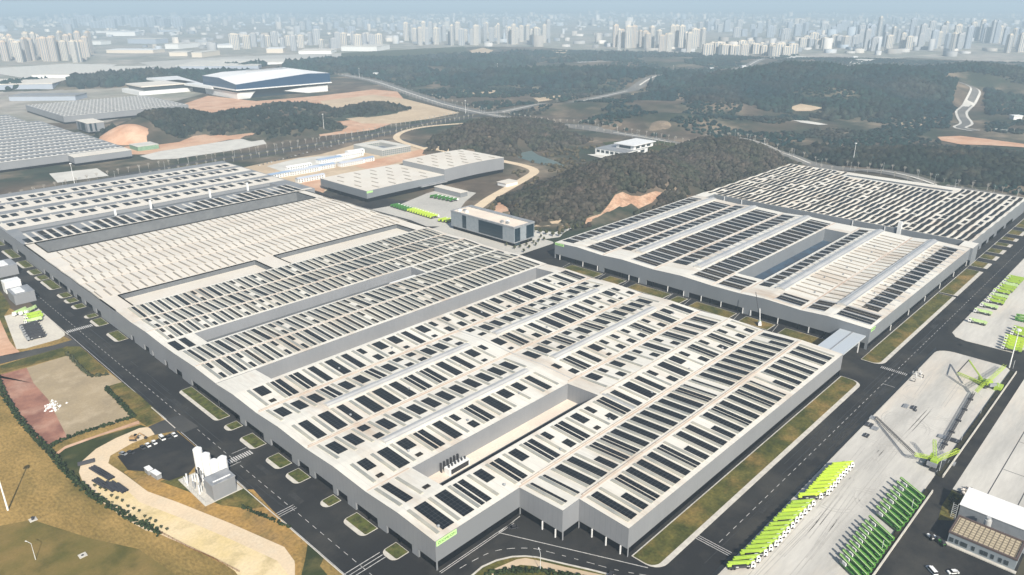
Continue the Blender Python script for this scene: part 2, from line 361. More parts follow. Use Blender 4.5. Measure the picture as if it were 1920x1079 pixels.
def smooth(pts, n=6):
    out = []
    P = [pts[0]] + list(pts) + [pts[-1]]
    for i in range(1, len(P) - 2):
        a, b, c, d = P[i - 1], P[i], P[i + 1], P[i + 2]
        for k in range(n):
            t = k / n
            out.append(tuple(.5 * ((2 * b[j]) + (-a[j] + c[j]) * t + (2 * a[j] - 5 * b[j] + 4 * c[j] - d[j]) * t * t + (-a[j] + 3 * b[j] - 3 * c[j] + d[j]) * t ** 3) for j in (0, 1)))
    out.append(tuple(pts[-1])); return out
def ribsheet(name, pts, w, z, m, drape=False, kind='structure'):
    """road as a strip of quads so that long bends stay clean"""
    poly = ribbon(pts, w); n = len(pts); V = []; Fq = []
    for i in range(n):
        for q in (poly[i], poly[2 * n - 1 - i]):
            V.append((q[0], q[1], z + (float(hgt(*q)) if drape else 0)))
    for i in range(n - 1): Fq.append((2 * i + 1, 2 * i + 3, 2 * i + 2, 2 * i))
    mb = MB(); mb.add(V, Fq); o = mb.build(name, m); o['kind'] = kind; return o

# ---- big surfaces
sheet('dry_grass_field', [(-60, 60), (132, 60), (132, 560), (110, 720), (60, 720), (-60, 720)], -0.02, M['gold'])
asph = [(132, 1062), (131, 700), (132, 190)] + smooth([(132, 190), (140, 168), (160, 140), (190, 110), (215, 84)], 4) + [(215, 20), (620, 20), (1062, 40), (1062, 142), (1062, 452), (560, 452), (545, 480), (560, 600), (560, 700), (500, 860), (500, 1062)]
sheet('asphalt_road', asph, 0.0, M['asphalt'])
# bottom left: fields, slopes, dirt loop
sheet('green_slope', upoly((103, 853), (130, 836), (197, 816), (264, 797), (277, 802), (233, 816), (187, 839), (157, 862), (148, 886), (152, 906), (133, 895), (100, 862)), 0.02, M['green'])
sheet('red_soil', upoly((-20, 706), (0, 703), (50, 690), (63, 719), (90, 749), (127, 822), (88, 838), (45, 800), (20, 762), (-20, 700)), 0.03, M['pink'])
sheet('packed_soil', upoly((50, 690), (127, 667), (173, 707), (205, 700), (228, 716), (252, 783), (127, 822), (90, 749), (63, 719)), 0.05, M['khaki'])
sheet('verge', upoly((0, 690), (0, 686), (60, 668), (125, 650), (150, 650), (203, 697), (173, 707), (127, 667), (50, 688), (0, 701)), 0.065, M['verge'])
sheet('verge', upoly((195, 727), (228, 717), (262, 742), (302, 778), (302, 790), (275, 800), (250, 783), (222, 757)), 0.075, M['verge'])
sheet('orange_strip', upoly((100, 853), (122, 837), (260, 789), (262, 795), (190, 817), (122, 842), (106, 855)), 0.06, M['orange'])
sheet('dirt_road', upoly((283, 805), (277, 801), (262, 803), (217, 822), (180, 842), (153, 866), (148, 886), (157, 909), (187, 939), (233, 972), (273, 995), (300, 1002), (350, 1024), (417, 1052), (450, 1079), (480, 1110), (560, 1110), (552, 1052), (533, 1026), (433, 982), (333, 942), (277, 922), (233, 889), (203, 869), (207, 855), (247, 832), (290, 815)), 0.04, M['dirt'])
sheet('dirt_yellow_field', upoly((172, 900), (200, 885), (226, 908), (262, 942), (340, 972), (440, 1015), (520, 1052), (542, 1079), (560, 1112), (470, 1112), (440, 1071), (400, 1045), (300, 1000), (235, 968), (190, 936)), 0.07, M['dirt2'])
sheet('dry_slope', upoly((232, 886), (240, 882), (277, 890), (317, 903), (353, 890), (400, 935), (440, 920), (475, 918), (507, 953), (547, 993), (577, 1019), (572, 1052), (560, 1079), (600, 1110), (553, 1110), (553, 1052), (533, 1026), (433, 982), (333, 942), (277, 922)), 0.06, M['gold2'])
sheet('green_patch', upoly((330, 893), (353, 889), (362, 897), (398, 935), (441, 921), (460, 915), (500, 950), (470, 955), (415, 948), (360, 925), (300, 903)), 0.08, M['verge'])
sheet('green_patch', upoly((577, 1020), (607, 1048), (600, 1062), (640, 1110), (580, 1110), (565, 1079), (572, 1050)), 0.08, M['green'])
sheet('grass_patch', upoly((-20, 990), (60, 975), (170, 1010), (260, 1030), (330, 1079), (300, 1110), (-20, 1110)), 0.04, mat('olive_grass', (.125, .11, .03), .95, alt=(.25, .17, .06), scale=.03, alt2=(.06, .065, .018), scale2=.04, lo=.35, hi=.65, fine=.9))
sheet('car_park', upoly((220, 856), (247, 845), (267, 837), (330, 808), (345, 820), (384, 853), (354, 889), (317, 902), (293, 895), (277, 885), (240, 882)), 0.10, M['asphalt'])
sheet('side_road', upoly((137, 637), (100, 648), (30, 662), (-20, 672), (-20, 688), (60, 668), (125, 650), (150, 650), (170, 665)), 0.02, M['asphalt2'])
sheet('dirt_junction', upoly((277, 801), (302, 790), (340, 778), (372, 800), (345, 812), (332, 808), (290, 816)), 0.03, M['asphalt2'])
sheet('orange_soil', upoly((-30, 600), (0, 600), (20, 640), (38, 662), (-20, 672), (-30, 690)), 0.02, M['orange'])
sheet('yard_pad', upoly((8, 593), (50, 583), (68, 576), (90, 596), (121, 624), (122, 629), (112, 636), (48, 654), (31, 655)), 0.06, M['pad'])
sheet('green_slope', upoly((-30, 520), (0, 545), (20, 575), (8, 592), (30, 655), (18, 640), (0, 600), (-30, 600)), 0.03, M['verge'])

# ---- bottom island in front of the near corner
isl_px = [(870, 1090), (883, 1079), (903, 1062), (930, 1050), (960, 1043), (985, 1042), (1006, 1044), (1057, 1056), (1110, 1068), (1165, 1082), (1180, 1120), (860, 1120)]
def kerbed(name, poly, inner, m, h=.12, hin=.15):
    mb = MB(); mb.prism(poly, -0.05, h, 0); mb.prism(inner, h - .02, hin, 1)
    o = mb.build(name, [M['kerb'], m]); o['kind'] = 'structure'; return o
kerbed('kerbed_island', upoly(*isl_px), upoly(*[(x + (1018 - x) * .018, y + 3 if y < 1085 else y) for x, y in isl_px]), M['verge'])
sheet('dirt_path', upoly((905, 1079), (930, 1066), (968, 1050), (985, 1047), (1010, 1052), (1060, 1064), (1130, 1079), (1120, 1090), (1050, 1074), (1000, 1062), (975, 1060), (940, 1075), (920, 1090)), 0.17, M['tan'])

# ---- dock islands along the left front
def dock_island(y0, y1, x0=151.2, x1=160.2):
    kerbed('kerbed_island', rrect(x0, y0, x1, y1, (3.2, 0, 0, 3.2)), rrect(x0 + 2.2, y0 + .35, x1 - .25, y1 - .35, (.8, 0, 0, .8)), M['grass'])
for a, b in ((218.8, 228.3), (242, 258.9), (272, 279), (299.5, 311.5), (318, 332), (345, 361), (372, 380), (388, 440), (545, 566), (584, 601), (606, 614), (633, 644), (651, 662), (667, 680), (695, 725), (728, 742), (748, 765), (775, 800), (815, 850), (870, 905)):
    dock_island(a, b)
# ---- verges on the right of the halls
def verge(x0, x1, y0=131.2, y1=145.3, r=(0, 0, 0, 0), m='verge', strip=2.6):
    kerbed('kerbed_verge', rrect(x0, y0, x1, y1, r), rrect(x0 + .4, y0 + strip, x1 - .4, y1 - .3, tuple(max(q - 2, 0) for q in r)), M[m])
verge(227, 462, r=(7, 7, 0, 0)); verge(496, 667, r=(7, 1, 0, 0))
for a, b in ((671, 752), (764, 783), (796, 811), (822, 838), (852, 864), (878, 890), (905, 925), (940, 1000)): verge(a, b, strip=3.2)
# ---- yards
kerbed('yard_slab', rrect(236, 67, 552, 112, (0, 7, 10, 0)), rrect(236.2, 67.3, 551.6, 111.6, (0, 7, 10, 0)), M['yard'], .1, .12)
kerbed('yard_slab', [(591, 67.5)] + [(1000, 67.5), (1000, 114)] + [(588, 113), (581, 109), (578.5, 102), (579.5, 72)], [(592, 68)] + [(999, 68), (999, 113.5)] + [(588.5, 112.5), (581.6, 108.6), (579, 102), (580, 72.4)], M['yard'], .1, .12)
sheet('dark_kerb_strip', [(236, 112.3), (548, 112.3), (552, 114), (236, 114)], 0.03, mat('dark_strip', (.015, .016, .017), .6))  # plain dark strip between the road and the yard slab
sheet('yard_far_slab', [(379, 57), (1000, 60), (1000, -40), (383, 10)], 0.04, M['yard'])
mb = MB()
for x0, x1 in ((383, 900),):
    for y in (43, 30, 16): mb.box(x0, y, .03, x1, y + .45, .06)
for x in (416, 452, 500): mb.box(x, 16.6, .03, x + .4, 42.8, .06)
mb.build('slab_joint', M['dark'])['kind'] = 'structure'
sheet('verge', [(362, 57), (378, 57), (376, 50), (352, 50), (348, 55)], 0.03, M['verge'])
# ---- strips between the left halls and the right halls
for a, b in ((168, 206), (214, 238), (246, 282), (290, 300), (306, 342), (352, 370), (378, 414)): verge(497, 510.5, a, b, strip=.5, m='verge')
kerbed('pavement', rrect(484, 470, 552, 600, (6, 6, 0, 0)), rrect(484.3, 470.3, 551.7, 599.7, (6, 6, 0, 0)), M['lot'], .1, .12)
sheet('truck_park', upoly((696, 393), (752, 383), (800, 363), (838, 352), (893, 362), (873, 378), (855, 402), (845, 425), (800, 425), (770, 413)), 0.05, M['lot'])
sheet('pale_pavement', upoly((1000, 452), (1000, 436), (1040, 437), (1062, 433), (1056, 438), (1050, 445)), 0.14, M['pale'])
sheet('pale_pavement', upoly((1001, 432), (1040, 436), (1080, 424), (1066, 432), (1042, 443), (1005, 442)), 0.06, M['pale'])
# ---- road paint
def paint(x0, y0, x1, y1, mb): mb.box(x0, y0, .004, x1, y1, .02)
mb = MB()
y = 205
while y < 1000: paint(140, y, 140.22, y + 3.2, mb); y += 6.4
x = 262
while x < 1000: paint(x, 121.8, x + 3.2, 122.02, mb); x += 6.4
y = 80
for yy in (228, 225.9, 223.8): paint(132.2, yy, 151, yy + .35, mb)
for yy in (286, 284.4, 282.8): paint(132.2, yy, 142, yy + .3, mb)
for xx in (257, 258.3, 259.6): paint(xx, 114.4, xx + .3, 131, mb)
for k in range(14): paint(133 + k * 1.28, 341.5, 133.7 + k * 1.28, 346, mb)
for k in range(14): paint(133 + k * 1.28, 588, 133.7 + k * 1.28, 593, mb)
for k in range(15): paint(492, 115 + k * 1.12, 495.6, 115.4 + k * 1.12, mb)
paint(470, 114.5, 470.3, 122, mb); paint(132.4, 339, 142, 339.3, mb); paint(142, 349.5, 150.5, 349.8, mb)
paint(132.2, 205, 132.45, 590, mb)
mb.bar((*U(935, 999), .012), (*U(1215, 1065), .012), .35, .016); mb.bar((*U(935, 999), .012), (*U(975, 968), .012), .35, .016)
mb.bar((161.5, 198.6, .012), (207, 198.6, .012), .3, .016); mb.bar((161.5, 199.6, .012), (208, 199.6, .012), .3, .016)
mb.bar((227, 145.5, .05), (462, 145.5, .05), .25, .1); mb.bar((514, 145.5, .05), (1000, 145.5, .05), .25, .1)
pts = smooth([U(862, 1066), U(885, 1053), U(920, 1036), U(955, 1029), U(1000, 1029), U(1040, 1038), U(1100, 1054), U(1160, 1070), U(1230, 1082)], 8)
acc = 0
for a, b in zip(pts, pts[1:]):
    L = math.dist(a, b)
    if int(acc / 3) % 2 == 0: mb.bar((*a, .012), (*b, .012), .25, .016)
    acc += L
for k, yy in enumerate((176, 210, 242, 286, 303, 348, 374, 416)): mb.bar((497, yy, .012), (513, yy + 3, .012), .3, .016)
mb.build('road_marking', M['paint'])['kind'] = 'structure'
# tyre marks: thin dark rubber ribbons on the concrete and the asphalt
rg = random.Random(17); mb = MB(); mb2 = MB()
def arc_mark(mb, cx, cy, r, a0, a1, w, z):
    n = 14; P = [(cx + r * math.cos(rad(a0 + (a1 - a0) * k / n)), cy + r * math.sin(rad(a0 + (a1 - a0) * k / n))) for k in range(n + 1)]
    q = ribbon(P, w); m = len(P); V = [(*p, z) for p in q]; mb.add(V, [(i, i + 1, 2 * m - 2 - i, 2 * m - 1 - i) for i in range(m - 1)])
for k in range(26):
    x, y = rg.uniform(330, 500), rg.uniform(78, 104); r = rg.uniform(7, 26); a = rg.uniform(0, 360); s = rg.uniform(50, 150); w = rg.uniform(.25, .5)
    if y + r > 110: r = 110 - y
    if y - r < 69: r = min(r, y - 69)
    arc_mark(mb, x, y, r, a, a + s, w, .126 + k * .0006); arc_mark(mb, x, y, r - 1.9, a, a + s, w, .1263 + k * .0006)
for k in range(18):
    x = rg.uniform(245, 470); L = rg.uniform(30, 80); y = rg.uniform(84, 102); x1 = min(x + L, 545); dy = rg.uniform(-3, 3)
    for o_ in (0, 1.9): mb.add([(x, y + o_, .145), (x1, y + o_ + dy, .145), (x1, y + o_ + dy + .35, .145), (x, y + o_ + .35, .145)], [(0, 1, 2, 3)])
mb.build('tyre_marks', mat('rubber_on_concrete', (.40, .38, .345), .9, alt=(.47, .45, .41), scale=.2))['kind'] = 'structure'
for k in range(40):
    if k % 2: x = rg.choice((134.5, 137.5, 143.5, 147)) + rg.uniform(-.6, .6); y = rg.uniform(205, 560); L = rg.uniform(12, 60); mb2.box(x, y, .003, x + .4, y + L, .006 + k * .0003)
    else: y = rg.choice((116, 119, 124.5, 128)) + rg.uniform(-.7, .7); x = rg.uniform(240, 700); L = rg.uniform(20, 80); mb2.box(x, y, .003, x + L, y + .4, .006 + k * .0003)
mb2.build('tyre_marks', mat('rubber_on_asphalt', (.016, .016, .017), .7, alt=(.03, .03, .03), scale=.2))['kind'] = 'structure'
# repair patches in the asphalt
mb = MB()
for k in range(22):
    if k % 2: x, y, w, h = rg.uniform(133, 146), rg.uniform(210, 640), rg.uniform(2, 4), rg.uniform(4, 14)
    else: x, y, w, h = rg.uniform(250, 700), rg.uniform(115, 127), rg.uniform(6, 18), rg.uniform(2, 4)
    mb.box(x, y, .002, x + w, y + h, .0045 + k * .0002)
mb.build('asphalt_patches', mat('patch_asphalt', (.05, .05, .049), .9, alt=(.036, .036, .036), scale=.5))['kind'] = 'structure'
# kerb line between the road and the field
mb = MB(); mb.box(131.5, 205, -.02, 132, 362, .14); mb.box(131.5, 398, -.02, 132, 432, .14); mb.box(131.5, 585, -.02, 132, 660, .14)
mb.build('kerb', M['kerb'])['kind'] = 'structure'

# ---- public roads
HW1 = smooth([U(-60, 410), U(0, 392), (196, 1046), (370, 1108), (560, 1128), (720, 1132), (875, 1152), (985, 1175), U(905, 213)], 8)
HWM = mat('highway_asphalt', (.15, .145, .135), .9, alt=(.20, .19, .175), scale=.02)
ribsheet('highway', HW1, 44, .05, M['asphalt2']); ribsheet('highway_median', HW1, 5, .09, M['verge'])
HW2 = smooth([U(905, 213), U(1000, 229), U(1130, 246), U(1240, 264), U(1330, 287), U(1400, 297), U(1480, 303), U(1640, 331), U(1780, 352), U(1920, 376), U(2050, 405)], 8)
ribsheet('highway', HW2, 30, .35, HWM, drape=True); ribsheet('highway_median', HW2, 4, .42, M['pale'], drape=True)
HW3 = smooth([U(905, 213), U(830, 195), U(760, 172), U(700, 152), U(640, 140)], 8)
ribsheet('highway', HW3, 42, .1, HWM, drape=True); ribsheet('highway_median', HW3, 5, .16, M['pale'], drape=True)
HW4 = smooth([U(905, 213), U(1000, 206), U(1100, 188), U(1200, 166), U(1290, 146), U(1390, 128), U(1440, 112)], 8)
ribsheet('highway', HW4, 34, .6, HWM, drape=True); ribsheet('highway_median', HW4, 5, .7, M['pale'], drape=True)
# access roads round the hill
ribsheet('access_road', smooth([U(720, 262), U(750, 262), U(790, 274), U(850, 294), U(880, 300)], 6), 9, .2, M['asphalt2'])
ribsheet('access_road', smooth([U(870, 232), U(800, 238), U(755, 248), U(745, 262), U(790, 278), U(860, 296)], 6), 12, .35, M['dirt'], drape=True)
ribsheet('dirt_road', smooth([U(940, 302), U(985, 312), U(1002, 322), U(985, 335), U(955, 352), U(920, 372), U(890, 393), U(868, 402)], 6), 14, .2, M['dirt'])
ribsheet('winding_road', smooth([U(1795, 183), U(1825, 188), U(1808, 205), U(1802, 216), U(1812, 232), U(1800, 240), U(1830, 246)], 6), 25, .7, M['pale'], drape=True)
ribsheet('winding_road', smooth([U(1795, 183), U(1825, 188), U(1808, 205), U(1802, 216), U(1812, 232), U(1800, 240), U(1830, 246)], 6), 15, 1.1, HWM, drape=True)
sheet('pond', upoly((965, 282), (975, 275), (992, 280), (1010, 292), (1040, 302), (1060, 312), (1030, 312), (1000, 305), (972, 296)), .25, M['water'])

# ---- built-up ground far out
sheet('town_ground', upoly((-60, 225), (-60, 40), (300, 30), (960, 26), (1500, 26), (1990, 24), (1990, 122), (1700, 108), (1640, 120), (1560, 124), (1500, 104), (1300, 106), (1150, 100), (1000, 88), (880, 88), (760, 100), (640, 112), (600, 120), (480, 128), (400, 130), (350, 140), (420, 165), (330, 190), (300, 200), (200, 230), (0, 232)), -.04, M['town'])
# ---- cleared soil
sheet('cleared_soil', upoly((205, 240), (225, 262), (240, 290), (300, 290), (430, 262), (470, 262), (490, 255), (440, 215), (300, 235)), .06, M['orange'])
sheet('cleared_soil', upoly((330, 200), (390, 180), (480, 190), (600, 180), (700, 168), (745, 172), (760, 190), (720, 205), (600, 212), (540, 225), (480, 222), (400, 212)), .08, M['orange'])
sheet('cleared_soil', upoly((600, 190), (700, 178), (760, 186), (862, 212), (800, 224), (740, 232), (680, 232), (620, 215)), .11, M['tan'])
sheet('cleared_soil', upoly((590, 235), (660, 225), (735, 232), (700, 244), (640, 252), (600, 256)), .10, M['orange'])
sheet('pale_yard', upoly((92, 326), (182, 316), (204, 330), (108, 343)), .12, M['pale'])
sheet('pale_yard', upoly((262, 293), (300, 284), (440, 262), (490, 258), (500, 270), (440, 282), (330, 298), (285, 300)), .12, M['pale'])
sheet('construction_ground', upoly((440, 318), (500, 305), (600, 290), (700, 262), (760, 272), (850, 298), (900, 300), (760, 305), (640, 340), (605, 362), (585, 354), (520, 334)), .07, M['tan'])
sheet('construction_ground', upoly((700, 300), (740, 292), (790, 280), (860, 298), (760, 302), (720, 312), (690, 318), (665, 312)), .12, M['orange'])
sheet('construction_ground', upoly((565, 340), (605, 332), (612, 345), (607, 362), (570, 352)), .12, M['orange'])
sheet('pale_yard', upoly((500, 312), (560, 297), (640, 290), (680, 292), (620, 312), (540, 326)), .11, M['pale'])
for pp, m in [(((1095, 423), (1100, 415), (1126, 409), (1142, 399), (1152, 391), (1166, 387), (1182, 388), (1200, 386), (1228, 377), (1240, 376), (1222, 388), (1182, 402), (1140, 416)), 'scar'), (((1010, 420), (1060, 417), (1095, 420), (1060, 424), (1000, 426)), 'tan'), (((925, 395), (935, 380), (950, 395), (962, 412), (940, 408)), 'orange')]:
    sheet('bare_soil', upoly(*pp), .4, M[m], drape=14)
for pp, m in [(((1130, 268), (1210, 262), (1270, 270), (1290, 285), (1200, 285), (1140, 278)), 'green'), (((1757, 258), (1800, 256), (1850, 262), (1925, 272), (1925, 278), (1860, 274), (1800, 272), (1765, 265)), 'orange'),
              (((880, 96), (905, 90), (925, 95), (915, 103), (885, 105)), 'tan'), (((1030, 96), (1060, 94), (1075, 100), (1040, 103)), 'tan'), (((1075, 118), (1140, 116), (1145, 121), (1085, 122)), 'pale'), (((880, 125), (925, 120), (930, 127), (890, 130)), 'tan'),
              (((1172, 180), (1190, 176), (1206, 180), (1190, 184)), 'tan'), (((1478, 210), (1500, 207), (1528, 211), (1541, 213), (1520, 215), (1492, 214)), 'tan'), (((1485, 234), (1512, 233), (1552, 238), (1534, 240), (1500, 238)), 'pale'), (((860, 150), (925, 148), (920, 154), (870, 155)), 'tan'),
              (((860, 172), (940, 170), (935, 176), (865, 178)), 'tan'), (((1690, 135), (1715, 133), (1730, 150), (1745, 165), (1725, 158)), 'tan'), (((1000, 185), (1060, 178), (1075, 183), (1010, 192)), 'tan'), (((1570, 132), (1600, 128), (1640, 118), (1625, 112), (1580, 126)), 'pale'),
              (((790, 92), (870, 88), (880, 98), (800, 104), (640, 112), (640, 100)), 'green'), (((0, 128), (130, 120), (220, 122), (160, 142), (60, 150), (0, 140)), 'pale'), (((260, 118), (420, 108), (520, 104), (640, 100), (640, 112), (500, 120), (300, 130)), 'lot'),
              (((1280, 145), (1300, 130), (1310, 140), (1290, 152)), 'tan'), (((1640, 60), (1645, 58), (1646, 61)), 'tan'), (((1440, 108), (1490, 104), (1520, 108), (1450, 114)), 'pale'), (((1680, 232), (1700, 230), (1740, 236), (1690, 238)), 'tan'), (((1860, 240), (1925, 246), (1925, 250), (1866, 244)), 'pale')]:
    sheet('clearing', upoly(*pp), 1.0, M[m], drape=40)
# ------------------------------------------------------------------ factory halls
def slab(mb, x0, x1, y0, y1, h0, h1, zf, nx=1, ny=1, mi=0):
    xs = [x0 + (x1 - x0) * i / nx for i in range(nx + 1)]; ys = [y0 + (y1 - y0) * j / ny for j in range(ny + 1)]
    V = [(x, y, zf(x, y) + h1) for x in xs for y in ys]; n = ny + 1
    Fq = [(i * n + j, (i + 1) * n + j, (i + 1) * n + j + 1, i * n + j + 1) for i in range(nx) for j in range(ny)]
    ring = [(i, 0) for i in range(nx)] + [(nx, j) for j in range(ny)] + [(i, ny) for i in range(nx, 0, -1)] + [(0, j) for j in range(ny, 0, -1)]
    b = len(V); V += [(xs[i], ys[j], zf(xs[i], ys[j]) + h0) for i, j in ring]; k = len(ring)
    for a in range(k):
        i, j = ring[a]; i2, j2 = ring[(a + 1) % k]
        Fq.append((b + a, b + (a + 1) % k, i2 * n + j2, i * n + j))
    mb.add(V, Fq, mi)
def gable(ridges, valleys, zr, zv):
    pts = sorted([(r, zr) for r in ridges] + [(v, zv) for v in valleys])
    ks = [p[0] for p in pts]; zs = [p[1] for p in pts]
    return lambda t: float(np.interp(t, ks, zs))
class Hall:
    def __init__(s, name, label, rects, courts, brk_x, brk_y, zf, loc, wallm='wall', roofm='roof', base=4.5, openings=None, group=None, courtz=7, floorm='floorc', courtwall=None):
        s.t = thing(name, label, 'factory hall', loc, worldgeo=True, group=group); s.zf = zf
        xs = sorted(set([v for r in rects + courts for v in (r[0], r[2])] + list(brk_x))); ys = sorted(set([v for r in rects + courts for v in (r[1], r[3])] + list(brk_y)))
        CZ = [(c[4] if len(c) > 4 else courtz) for c in courts]; courts = [c[:4] for c in courts]
        czf = lambda i, j: next(z for c, z in zip(courts, CZ) if c[0] < (xs[i] + xs[i + 1]) / 2 < c[2] and c[1] < (ys[j] + ys[j + 1]) / 2 < c[3])
        inr = lambda x, y, R: any(a < x < c and b < y < d for a, b, c, d in R)
        pres = lambda i, j: 0 <= i < len(xs) - 1 and 0 <= j < len(ys) - 1 and inr((xs[i] + xs[i + 1]) / 2, (ys[j] + ys[j + 1]) / 2, rects) and not inr((xs[i] + xs[i + 1]) / 2, (ys[j] + ys[j + 1]) / 2, courts)
        crt = lambda i, j: 0 <= i < len(xs) - 1 and 0 <= j < len(ys) - 1 and inr((xs[i] + xs[i + 1]) / 2, (ys[j] + ys[j + 1]) / 2, courts)
        R_ = MB(); W = MB(); CW = {}; P = MB(); B = MB(); C = {}
        for i in range(len(xs) - 1):
            for j in range(len(ys) - 1):
                x0, x1, y0, y1 = xs[i], xs[i + 1], ys[j], ys[j + 1]
                if crt(i, j): cz = czf(i, j); C.setdefault((cz, x0 > 290), MB()).quad((x0, y0, cz), (x1, y0, cz), (x1, y1, cz), (x0, y1, cz)); continue
                if not pres(i, j): continue
                R_.quad(*[(x, y, zf(x, y)) for x, y in ((x0, y0), (x1, y0), (x1, y1), (x0, y1))])
                for di, dj, a, b, nrm in ((-1, 0, (x0, y1), (x0, y0), (-1, 0)), (1, 0, (x1, y0), (x1, y1), (1, 0)), (0, -1, (x0, y0), (x1, y0), (0, -1)), (0, 1, (x1, y1), (x0, y1), (0, 1))):
                    if pres(i + di, j + dj): continue
                    za, zb_ = zf(*a), zf(*b)
                    # coping, standing a little proud of the wall and the roof
                    n = nrm; e = .06; w = .75
                    ao = (a[0] + n[0] * e, a[1] + n[1] * e); bo = (b[0] + n[0] * e, b[1] + n[1] * e)
                    ai = (a[0] - n[0] * w, a[1] - n[1] * w); bi = (b[0] - n[0] * w, b[1] - n[1] * w)
                    hh = .45
                    P.add([(*ao, za + hh), (*bo, zb_ + hh), (*bi, zf(*bi) + hh), (*ai, zf(*ai) + hh), (*ao, za - .25), (*bo, zb_ - .25), (*bi, zf(*bi) - .1), (*ai, zf(*ai) - .1)], [(0, 1, 2, 3), (4, 5, 1, 0), (3, 2, 6, 7)])
                    if crt(i + di, j + dj):
                        cz = czf(i + di, j + dj); (CW.setdefault(2 if a[1] > 700 else int(a[0] > 299), MB()) if courtwall else W).quad((*a, cz), (*b, cz), (*b, zb_ - .1), (*a, za - .1)); continue
                    # exterior: split by openings
                    side = {(-1, 0): 'W', (1, 0): 'E', (0, -1): 'S', (0, 1): 'N'}[nrm]
                    ops = (openings or {}).get(side, 'all'); ax = 1 if nrm[0] else 0
                    lo, hi = sorted((a[ax], b[ax]))
                    cuts = [lo, hi]
                    if ops != 'all': cuts += [c for o_ in ops for c in o_ if lo < c < hi]
                    cuts = sorted(set(cuts)); sgn = 1 if b[ax] > a[ax] else -1
                    if sgn < 0: cuts = cuts[::-1]
                    for c0, c1 in zip(cuts, cuts[1:]):
                        mid = (c0 + c1) / 2; op = ops == 'all' or any(o_[0] < mid < o_[1] for o_ in ops)
                        t0 = (c0 - a[ax]) / (b[ax] - a[ax]); t1 = (c1 - a[ax]) / (b[ax] - a[ax])
                        p0 = (a[0] + (b[0] - a[0]) * t0, a[1] + (b[1] - a[1]) * t0); p1 = (a[0] + (b[0] - a[0]) * t1, a[1] + (b[1] - a[1]) * t1)
                        zb0 = base if op else 0.0
                        W.quad((*p0, zb0), (*p1, zb0), (*p1, za + (zb_ - za) * t1 - .1), (*p0, za + (zb_ - za) * t0 - .1))
                        q0 = (p0[0] - nrm[0] * .9, p0[1] - nrm[1] * .9); q1 = (p1[0] - nrm[0] * .9, p1[1] - nrm[1] * .9)
                        B.quad((*q0, 0), (*q1, 0), (*q1, base + .3), (*q0, base + .3))
                        if op: B.quad((*q0, base), (*q1, base), (*p1, base), (*p0, base))
                        if op and ops != 'all':
                            W.quad((*p0, 0), (*q0, 0), (*q0, base), (*p0, base)); W.quad((*q1, 0), (*p1, 0), (*p1, base), (*q1, base))
        R_.build('roof', M[roofm], s.t); W.build('wall', M[wallm], s.t)
        for c in CW.values(): c.build('courtyard_wall', M[courtwall], s.t); P.build('parapet', M['coping'], s.t)
        if B.v: B.build('base_band', M['glass'], s.t)
        for (cz, _), c in C.items(): c.build('courtyard_floor', M[floorm if cz > 1 else 'glass'], s.t)  # floors of deep voids are coloured black in place of the shade down there
        s.items = {'solar_array': [], 'skylight': []}
    def arr(s, x0, x1, y0, y1, kind='solar_array', nx=1, ny=1, m=None): s.items[kind].append((x0, x1, y0, y1, nx, ny, m))
    def flush(s, skym='sky', skyh=.5):
        for kind, L in s.items.items():
            if not L: continue
            def key(a):
                p = PROJ((a[0] + a[1]) / 2, (a[2] + a[3]) / 2, 16); on = -30 < p[0] < 1950 and p[1] < 1100
                d = math.hypot((a[0] + a[1]) / 2, (a[2] + a[3]) / 2)
                return -(on * (a[1] - a[0]) * (a[3] - a[2]) / d ** 3)
            L = sorted(L, key=key)
            h0, h1 = (.02, .34) if kind == 'solar_array' else (-.05, skyh)
            rest = MB()
            for n, (x0, x1, y0, y1, nx, ny, m) in enumerate(L):
                mb = MB() if n < 99 else rest
                slab(mb, x0, x1, y0, y1, h0, h1, s.zf, nx, ny, 1 if (m == 'solarb' and n >= 99) else 0)
                if n < 99: mb.build(kind, M[m or ('solar' if kind == 'solar_array' else skym)], s.t)
            if rest.v: rest.build(kind, [M['solar' if kind == 'solar_array' else skym], M['solarb']], s.t)['kind'] = 'stuff'
